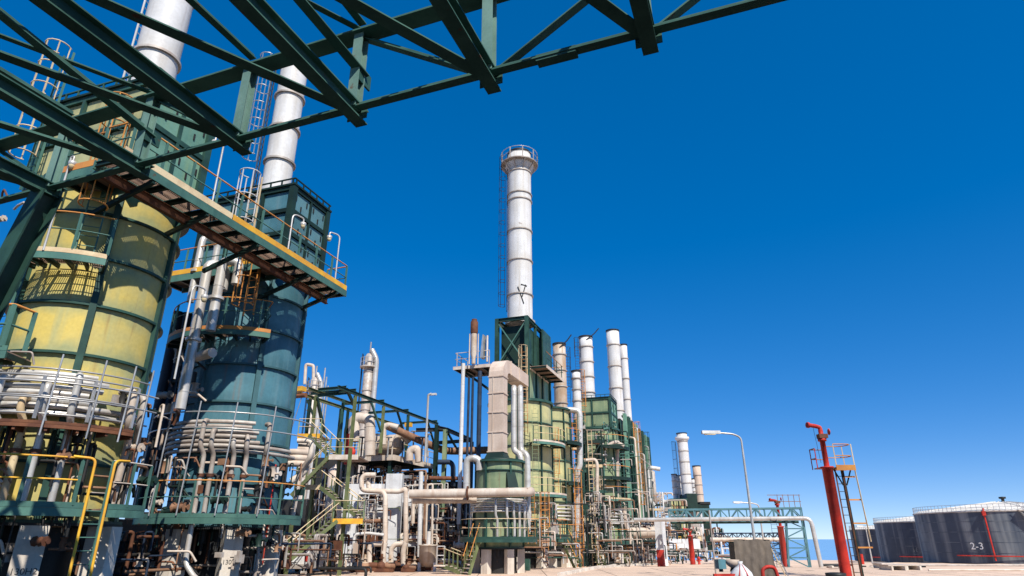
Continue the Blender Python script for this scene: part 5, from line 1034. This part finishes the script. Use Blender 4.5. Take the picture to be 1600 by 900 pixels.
ladder('dark ladder leaning on the lattice leg of the near bridge', G(ur-.4, vr-2.3, tz(54)), zb2, GV, -GU, mat='navy', cage=False, fine=False, group='ladders in the yard')
# fire monitor towers
def monitor(lab, px, pb, Yb, sc, full=True, ypl=732, ytop=668, yt2=690, name='fire_monitor_tower'):
    b = pY(px, pb, Yb); gz_ = tz(Yb); x, y = b.x, b.y; t = T(name, lab, 'fire monitor', (x, y, gz_), 'red fire monitor towers')
    zp = pY(px, ypl, Yb).z; z2 = pY(px, yt2, Yb).z; z3 = pY(px, ytop, Yb).z
    P('lower_pole', MB().lathe((x, y, 0), [(.29*sc, gz_), (.29*sc, zp), (.36*sc, zp+.02), (.36*sc, zp+.1), (.15*sc, zp+.12)], 18), 'red', t)
    P('riser', MB().lathe((x, y, 0), [(.15*sc, zp+.1), (.15*sc, z2), (.24*sc, z2+.02), (.24*sc, z2+.16), (.13*sc, z2+.18), (.13*sc, z3-.15)], 14), 'red', t)
    P('nozzle', MB().path([(x, y, z3-.2), (x, y, z3), (x-.3*sc, y-.1, z3+.06), (x-.72*sc, y-.2, z3+.1)], .12*sc, 10, .15).tube((x-.72*sc, y-.2, z3+.1), (x-.84*sc, y-.22, z3+.11), .17*sc, 10), 'red', t)
    P('valve_body', MB().box((x+.02, y-.05, z2+.3), (.5*sc, .4*sc, .24*sc), WAX), 'rust', t); P('hand_wheel', MB().lathe((x+.4*sc, y-.1, z2+.55), [(.12*sc, 0), (.2*sc, .03), (.12*sc, .06)], 10, Vector((1, 0, 0))), 'red', t)
    P('base_plate', MB().box((x, y, gz_+.03), (.9*sc, .9*sc, .06), WAX), 'rust', t)
    return t, x, y, gz_, zp, z2, z3
t, x, y, g0, zp, z2, z3 = monitor('big red fire monitor tower with orange platform, before the storage tanks', 1322, 897, 37.5, 1.)
P('chain', MB().tube((x-.5, y-.2, z3), (x-.35, y-.1, zp+.3), .012, 4), 'black_steel', t)
mp = T('monitor_platform', 'orange ladder platform beside the big red fire monitor', 'platform', (x+.95, y+.4, g0))
P('deck', MB().box((x+.98, y+.35, zp+.02), (1.05, 1.1, .1), WAX), 'orange', mp); P('edge_plate', MB().box((x+.98, y-.22, zp+.03), (1.1, .03, .3), WAX), 'orange', mp)
P('catwalk', MB().box((x+.05, y+.45, zp+.05), (.85, .7, .06), WAX), 'grating', mp)
for q, (xx, yy) in enumerate(((.46, -.2), (1.5, -.2), (1.5, .9), (.46, .9))): P('post', MB().bar((x+xx, y+yy, zp), (x+xx, y+yy, zp+1.35), .05, .05), 'cream', mp)
for q, (xx, yy) in enumerate(((-.45, .2), (-.45, .85))): P('post', MB().bar((x+xx, y+yy, zp), (x+xx, y+yy, zp+1.15), .05, .05), 'red', mp)
for h_ in (.7, 1.35):
    P('rail', MB().path([(x+.46, y-.2, zp+h_), (x+1.2, y-.2, zp+h_), (x+1.55, y, zp+h_), (x+1.55, y+.6, zp+h_), (x+1.2, y+.9, zp+h_), (x+.46, y+.9, zp+h_)], .03, 6, .2), 'orange', mp); P('rail', MB().path([(x+.46, y+.9, zp+h_*.85), (x-.45, y+.85, zp+h_*.85), (x-.45, y+.2, zp+h_*.85)], .03, 6, .05), 'pipe_rust', mp)
P('ladder_rail', MB().bar((x+.48, y+.1, g0), (x+.48, y+.1, zp), .07, .06), 'rust', mp); P('ladder_rail', MB().bar((x+.9, y+.1, g0), (x+.9, y+.1, zp), .07, .06), 'rust', mp)
P('support_post', MB().bar((x+1.02, y+.3, g0), (x+.98, y+.3, zp), .13, .13), 'dark_green', mp)
src = P('rung', MB().tube((x+.48, y+.1, g0+.3), (x+.9, y+.1, g0+.3), .018, 5), 'black_steel', mp)
for k in range(1, int((zp-g0)/.42)): PC(src, (0, 0, .42*k))
for s_ in (-.1, .1): P('strut', MB().bar((x+1.0+s_, y+.3, zp-.9), (x+1.0+s_*5, y+.3, zp), .06, .06), 'black_steel', mp)
P('hoop_bar', MB().bar((x+1.75, y+.1, zp-3.9), (x+1.52, y-.1, zp), .06, .05), 'cream', mp)
for q in range(4): P('hoop', MB().bar((x+.95, y+.1, zp-.1-1.25*q-.35), (x+1.55+.07*q, y+.1, zp-.1-1.25*q-.35), .09, .08), 'orange', mp)
t, x, y, g0, zp, z2, z3 = monitor('thinner red fire monitor tower behind the tarpaulin, under the bridge', 1229, 888, 60, .85, ypl=824, ytop=783, yt2=790)
for q in range(5): P('guard_rail', MB().bar((x+.3+.5*q, y+.5, z3-.6), (x+.3+.5*q, y+.5, z3+.6), .05, .05), 'pipe_rust', t)
for z_ in (z3-.55, z3, z3+.55): P('guard_rail', MB().bar((x-.6, y+.5, z_), (x+2.4, y+.5, z_), .05, .05), 'pipe_rust', t)
monitor('red post before the white shed of the far furnaces', 1083, 884, 88, 1.1, ypl=838, ytop=828, yt2=832)
# street lamps
def street_lamp(lab, px, pb, ptop, xt, Y, arm, r=.085, gzz=None):
    a = pY(px, pb, Y); g_ = tz(Y); z1 = pY(xt, ptop, Y).z; t = T('street_lamp', lab, 'street lamp', (a.x, Y, g_), 'street lamps in the yard')
    P('pole', MB().tube((a.x, Y, g_), (a.x, Y, g_+1.2), r*1.25, 10, r*1.2).tube((a.x, Y, g_+1.2), (a.x, Y, z1-.8), r*1.1, 10, r*.8), 'alu', t)
    P('arm', MB().path([(a.x, Y, z1-.85), (a.x, Y, z1-.2), (a.x-abs(arm)*.35, Y, z1), (a.x-abs(arm), Y, z1+.06)], r*.72, 8, .7), 'alu', t)
    hd = P('lamp_head', MB().hexa([Vector((a.x-abs(arm)-d_, Y+w_, z1+h_)) for h_, k_ in ((.0, 1), (.18, .7)) for d_, w_ in ((.95, -.14*k_), (-.1, -.09*k_), (-.1, .09*k_), (.95, .14*k_))]), 'white', t)
    P('lens', MB().box((a.x-abs(arm)-.5, Y, z1-.02), (.6, .2, .05), WAX), 'lamp_glass', hd); return t
street_lamp('tall curved street lamp standing before the brown tarpaulin', 1187, 905, 678, 1160, 36.5, 1.25, .07)
street_lamp('smaller street lamp head peeking out behind the tall one', 1193, 845, 786, 1188, 78, 2.0, .1)
street_lamp('far thin street lamp before the leftmost storage tank', 1362, 873, 823, 1347, 110, .5, .1)
# tarpaulin covered equipment
ty = 36.; a = pY(1153, 900, ty); b = pY(1211, 900, ty); zt3 = pY(1180, 843, ty).z
tp = T('covered_machine', 'machine covered by a brown wrinkled tarpaulin with a dark sloping side', 'covered machine', ((a.x+b.x)/2, ty+.6, 0))
mb = MB(); nx, nzz = 22, 12; q = random.Random(9)
def tarp(i, j): 
    s_ = i/nx; z = zt3*(1-j/nzz)
    return Vector((a.x+(b.x-a.x)*s_+.012*math.sin(j*.9+i)+(.03*j/nzz*(1 if s_ > .5 else -1)), ty+.05*math.sin(i*1.5+j*.25)*(.35+j/nzz)+.04*q.uniform(-1, 1)-.12*j/nzz, max(.03, z+.02*math.sin(i*.55))))
vs = [tarp(i, j) for j in range(nzz+1) for i in range(nx+1)]
mb.add(vs, [(j*(nx+1)+i, j*(nx+1)+i+1, (j+1)*(nx+1)+i+1, (j+1)*(nx+1)+i) for j in range(nzz) for i in range(nx)], True)
top = [tarp(i, 0) for i in range(nx+1)]; back = [Vector((p.x+.05, ty+1.3, zt3-.05)) for p in top]
mb.add(top+back, [(i, i+1, nx+2+i, nx+1+i) for i in range(nx)], True)
P('tarpaulin', mb, 'tarp', tp)
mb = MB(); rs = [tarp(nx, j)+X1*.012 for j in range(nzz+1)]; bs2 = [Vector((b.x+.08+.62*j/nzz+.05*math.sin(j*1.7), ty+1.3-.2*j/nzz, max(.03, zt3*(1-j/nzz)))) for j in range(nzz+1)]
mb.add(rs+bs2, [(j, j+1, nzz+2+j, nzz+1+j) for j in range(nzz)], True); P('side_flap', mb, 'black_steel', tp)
P('inner_box', MB().box(((a.x+b.x)/2, ty+.72, zt3/2-.05), (b.x-a.x-.16, .95, zt3-.2), WAX), 'black_steel', tp)
for q_ in (0, 1): P('side_pole', MB().bar((b.x+.2+.18*q_, ty+.9, zt3-.1), (b.x+.85+.12*q_, ty+.6, .05), .07, .05), ('cream', 'galv')[q_], tp)
# small things round the machine
pt = pY(1127, 893, 35.5); bx = T('grey_box', 'small grey green box on legs left of the tarpaulin', 'box', pt)
P('body', MB().box(pt+UP*.35, (.42, .4, .45), (Vector((.97, .2, 0)), Vector((-.2, .97, 0)), UP)), 'teal_box', bx); P('leg', MB().box(pt+UP*.07, (.2, .2, .16)), 'black_steel', bx)
pt = pY(1146, 893, 35.4); bw = T('bowl_pot', 'pale bowl shaped pot on a dark foot before the tarpaulin', 'pot', pt)
P('bowl', MB().lathe(pt, [(.12, .18), (.3, .32), (.36, .56), (.33, .56), (.26, .36), (.001, .3)], 14), 'pipe_pale', bw); P('foot', MB().lathe(pt, [(.18, 0), (.1, .2), (.001, .2)], 10), 'black_steel', bw)
pt = pY(1159, 898, 34.8); bgm = MB(); bgm.lathe(pt, [(.58, -.05), (.52, .1), (.33, .3), (.10, .5), (.13, .62), (.02, .6)], 9)
bag = T('striped_sack', 'pale sack with red stripes leaning before the tarpaulin', 'sack', pt); P('cloth', bgm, 'white_conc', bag)
for an in (-80, -118): P('red_stripe', MB().add([polar((pt.x, pt.y), r_+.008, an+d_, pt.z+z_) for z_, r_ in ((-.03, .62), (.12, .5), (.34, .3), (.52, .12)) for d_ in (-3, 3)], [(0, 1, 3, 2), (2, 3, 5, 4), (4, 5, 7, 6)]), 'red', bag)
pt = pY(1204, 902, 35.2); pipe('red bent pipe hooped up from the ground before the tarpaulin', [pt-X1*.38-UP*.1, pt-X1*.36+UP*.36, pt-X1*.1+UP*.5, pt+X1*.28+UP*.46, pt+X1*.42-UP*.2], .09, 'red', None, 12, .22)
S('low_rail', MB().box(pY(1140, 898.5, 34.6), (1.6, .2, .12), WAX), 'red', 'low dark red beam lying on the ground left of the sack', 'beam', pY(1140, 898.5, 34.6))
pt = pY(1119, 899, 40); fp_ = T('pipe_rail', 'thin grey post and cross rail left of the covered machine', 'rail', (pt.x, pt.y, 0)); P('post', MB().tube((pt.x, pt.y, 0), (pt.x, pt.y, 3.6), .05, 7), 'pipe_grey', fp_); P('cross_rail', MB().tube((pt.x, pt.y, 1.1), (pt.x+1.6, pt.y+.3, 1.15), .045, 7), 'pipe_grey', fp_)
# storage tanks
def tank(lab, azd, d, R, h, num=None, redx=()):
    az = R_(azd); c = (d*math.sin(az), d*math.cos(az)); z0 = tz(c[1]-R)-.15; z1 = h; t = T('storage_tank', lab, 'storage tank', (*c, z0), 'storage tanks by the shore')
    P('shell', MB().lathe((*c, 0), [(R, z0), (R, z1)], 96), 'tank', t)
    for k in range(1, 5): P('course_seam', MB().arc(c, R-.05, R+.018, z0+(z1-z0)*k/5-.03, z0+(z1-z0)*k/5+.03, n=96), 'tank', t)
    P('roof', MB().lathe((*c, 0), [(R+.05, z1-.02), (R*.97, z1+.25), (R*.5, z1+1.15), (R*.04, z1+1.9), (.001, z1+1.95)], 64), 'tank_roof', t)
    P('kerb_angle', MB().arc(c, R-.05, R+.16, z1-.16, z1+.02, n=72), 'pipe_grey', t)
    for k in range(16): an = 22.5*k; P('roof_rib', MB().bar(polar(c, R*.95, an, z1+.36), polar(c, R*.1, an, z1+1.9), .12, .1), 'tank_roof', t)
    mb = MB(); n = 110
    for k in range(n): p = polar(c, R-.05, 360*k/n, z1); mb.bar(p, p+UP*1.05, .06, .06)
    P('rail_posts', mb, 'galv', t, kind='stuff')
    for zz in (.55, 1.05): P('guard_rail', MB().arc(c, R-.08, R-.03, z1+zz-.03, z1+zz+.03, n=72), 'galv', t)
    P('vent', MB().lathe((c[0]-.2, c[1]-1, z1+1.85), [(.25, 0), (.25, .5), (.55, .55), (.55, .85), (.001, .9)], 12), 'black_steel', t)
    for an in redx:
        P('red_pipe', MB().path([polar(c, R+.25, an, z0+.5), polar(c, R+.25, an, z1-.3), polar(c, R-.2, an, z1+.4)], .12, 7, .3), 'red', t); P('foam_box', MB().box(polar(c, R+.3, an, z1-.4), (.5, .5, .7)), 'red', t)
    if redx: P('red_ring_pipe', MB().path([polar(c, R+.35, redx[0]+q_*2.5, z0+1.2) for q_ in range(-9, 24)], .1, 6, 0), 'red', t)
    return t, c, z0, z1
t1, c1, z0_, z1_ = tank('largest dark storage tank at the right edge with white cone roof', 36.3, 150, 14.0, 6.35, '2-3', (-137,))
fa = -135.5+math.degrees(0); 
def on_tank(t, c, R, an, z, txt, size, mat):
    d = Vector((math.cos(R_(an)), math.sin(R_(an)), 0)); s_ = Vector((-d.y, d.x, 0)); p = polar(c, R+.06, an, z); textmesh(txt, size, 'tank_number', mat, Matrix(((s_.x, 0, d.x, p.x), (s_.y, 0, d.y, p.y), (0, 1, 0, p.z), (0, 0, 0, 1))), t)
on_tank(t1, c1, 14.0, -146, z0_+2.2, '2-3', 1.5, 'letter_white')
st_ = P('spiral_stair', MB(), 'pipe_grey', t1); bpy.data.objects.remove(st_)
mb = MB()
for k in range(40):
    an = -118+1.0*k*.5; z = z0_+(z1_-z0_)*(1-k/40); mb.bar(polar(c1, 14.05, an, z), polar(c1, 14.9, an, z), .3, .05)
P('stair_treads', mb, 'pipe_grey', t1, kind='stuff'); P('stair_rail', MB().path([polar(c1, 14.9, -118+.5*k, z0_+(z1_-z0_)*(1-k/40)+1) for k in range(0, 41, 4)], .05, 5, 0), 'galv', t1)
t2, c2, z2_, z3_ = tank('middle storage tank, slate blue, left of the largest one', 32.6, 185, 14.0, 5.55, None, (-141,))
on_tank(t2, c2, 14.0, -148, z2_+2.2, '16', 1.4, 'tank')
t3, c3, _, _ = tank('leftmost and farthest storage tank beside the monitor tower', 30.0, 232, 14.0, 4.6, None, (-136,))
# bits on the sand
q = random.Random(21)
for k in range(26):
    Y = q.uniform(48, 70); px = q.uniform(1290, 1440); p = pY(px, 885, Y); s_ = q.uniform(.12, .4)
    S('rubble', MB().box((p.x, p.y, tz(Y)+.1*s_), (s_*q.uniform(.6, 2.4), s_, s_*.5), (Vector((math.cos(k), math.sin(k), 0)), Vector((-math.sin(k), math.cos(k), 0)), UP)), ('concrete', 'rust', 'black_steel', 'pipe_pale')[k % 4], 'small piece of rubble lying on the sand near the monitor tower', 'rubble', (p.x, p.y, tz(Y)), 'rubble on the sand')
for k, (xa, xb, yy, m) in enumerate(((1450, 1640, 888, 'pipe_pale'), (1280, 1330, 880.5, 'black_steel'), (1400, 1600, 884, 'pipe_grey'))):
    Y = (44, 62, 60)[k]; pa, pb = pY(xa, yy, Y), pY(xb, yy, Y); pipe(('pale low pipe on the sand before the tanks', 'short dark pipe on the sand left of the monitor', 'grey long pipe lying on the sand before the tanks')[k], [(pa.x, Y, tz(Y)+.15), (pb.x, Y, tz(Y)+.15)], (.06, .12, .07)[k], m, None, 7)
for k, (px, Y) in enumerate(((1395, 47), (1418, 47.5), (1385, 50))):
    p = pY(px, 888, Y); t = T('concrete_block', ('dark hollow concrete channel by the monitor tower', 'second dark concrete channel, further right', 'small broken concrete kerb behind the channels')[k], 'concrete block', (p.x, Y, tz(Y)))
    for s_ in (-.45, .45): P('wall', MB().box((p.x+s_, Y, tz(Y)+.12), (.12, 1.6, .34), WAX), 'concrete', t)
    P('cover', MB().box((p.x+.05, Y+.1, tz(Y)+.33), (1.2, 1.2, .07), WAX), 'pipe_pale', t)
pp_ = pY(1305, 893, 37); S('cable_coil', MB().lathe((pp_.x, pp_.y, .05), [(.25, 0), (.5, .03), (.52, .25), (.3, .28), (.25, .05)], 14), 'black_steel', 'dark coil of hose at the foot of the big red tower', 'hose coil', (pp_.x, pp_.y, 0))
pp_ = pY(1347, 876, 100); S('marker_post', MB().tube((pp_.x, 100, tz(100)), (pp_.x, 100, tz(100)+1.4), .25, 8), 'red', 'short dark red post before the leftmost tank', 'post', (pp_.x, 100, tz(100)))

hy = T('hydrant', 'small red hydrant left of the red post under the far bridge', 'hydrant', pY(1093, 884, 84)); p = pY(1093, 884, 84); g_ = tz(84)
P('barrel', MB().lathe((p.x, 84, g_), [(.22, 0), (.22, .1), (.15, .12), (.15, .7), (.2, .74), (.16, .9), (.001, 1.0)], 12), 'red', hy); P('outlet', MB().tube((p.x-.3, 84, g_+.55), (p.x+.3, 84, g_+.55), .09, 8), 'red', hy)
mb = MB()
for k in range(9): mb.box((6, 37.5+1.5*k if k < 9 else 0, .0365), (44, .035, .003), WAX)
for k in range(12): mb.box((-14+4*k, 43.4, .0325), (.035, 12.8, .0022), WAX)
o = ST('paving_joints', mb, 'dark_ground')
# one label per pipe where several alike stand together: order them as they appear from left to right
bpy.context.view_layer.update(); seen = {}
for o in COL.objects:
    if o.parent is None and o.get('label') and o.get('group', '').startswith(('small pipework', 'valves')): seen.setdefault(o['label'], []).append(o)
def scr(o): 
    c = Vector((0, 0, 0))
    for b in o.bound_box if o.type == 'MESH' else [(0, 0, 0)]: c += o.matrix_world @ Vector(b)/ (8 if o.type == 'MESH' else 1)
    q = (o.matrix_world @ (sum((Vector(b) for b in o.bound_box), Vector())/8)) if o.type == 'MESH' else o.location
    return q.x/max(.1, q.y)
for lab, os_ in seen.items():
    if len(os_) < 2: continue
    os_.sort(key=scr); n = len(os_); wd = ['leftmost', 'second from left', 'third from left', 'fourth from left', 'fifth from left', 'sixth from left', 'seventh from left', 'eighth from left']
    for i, o in enumerate(os_): o['label'] = ('rightmost' if i == n-1 else wd[min(i, 7)])+' '+lab
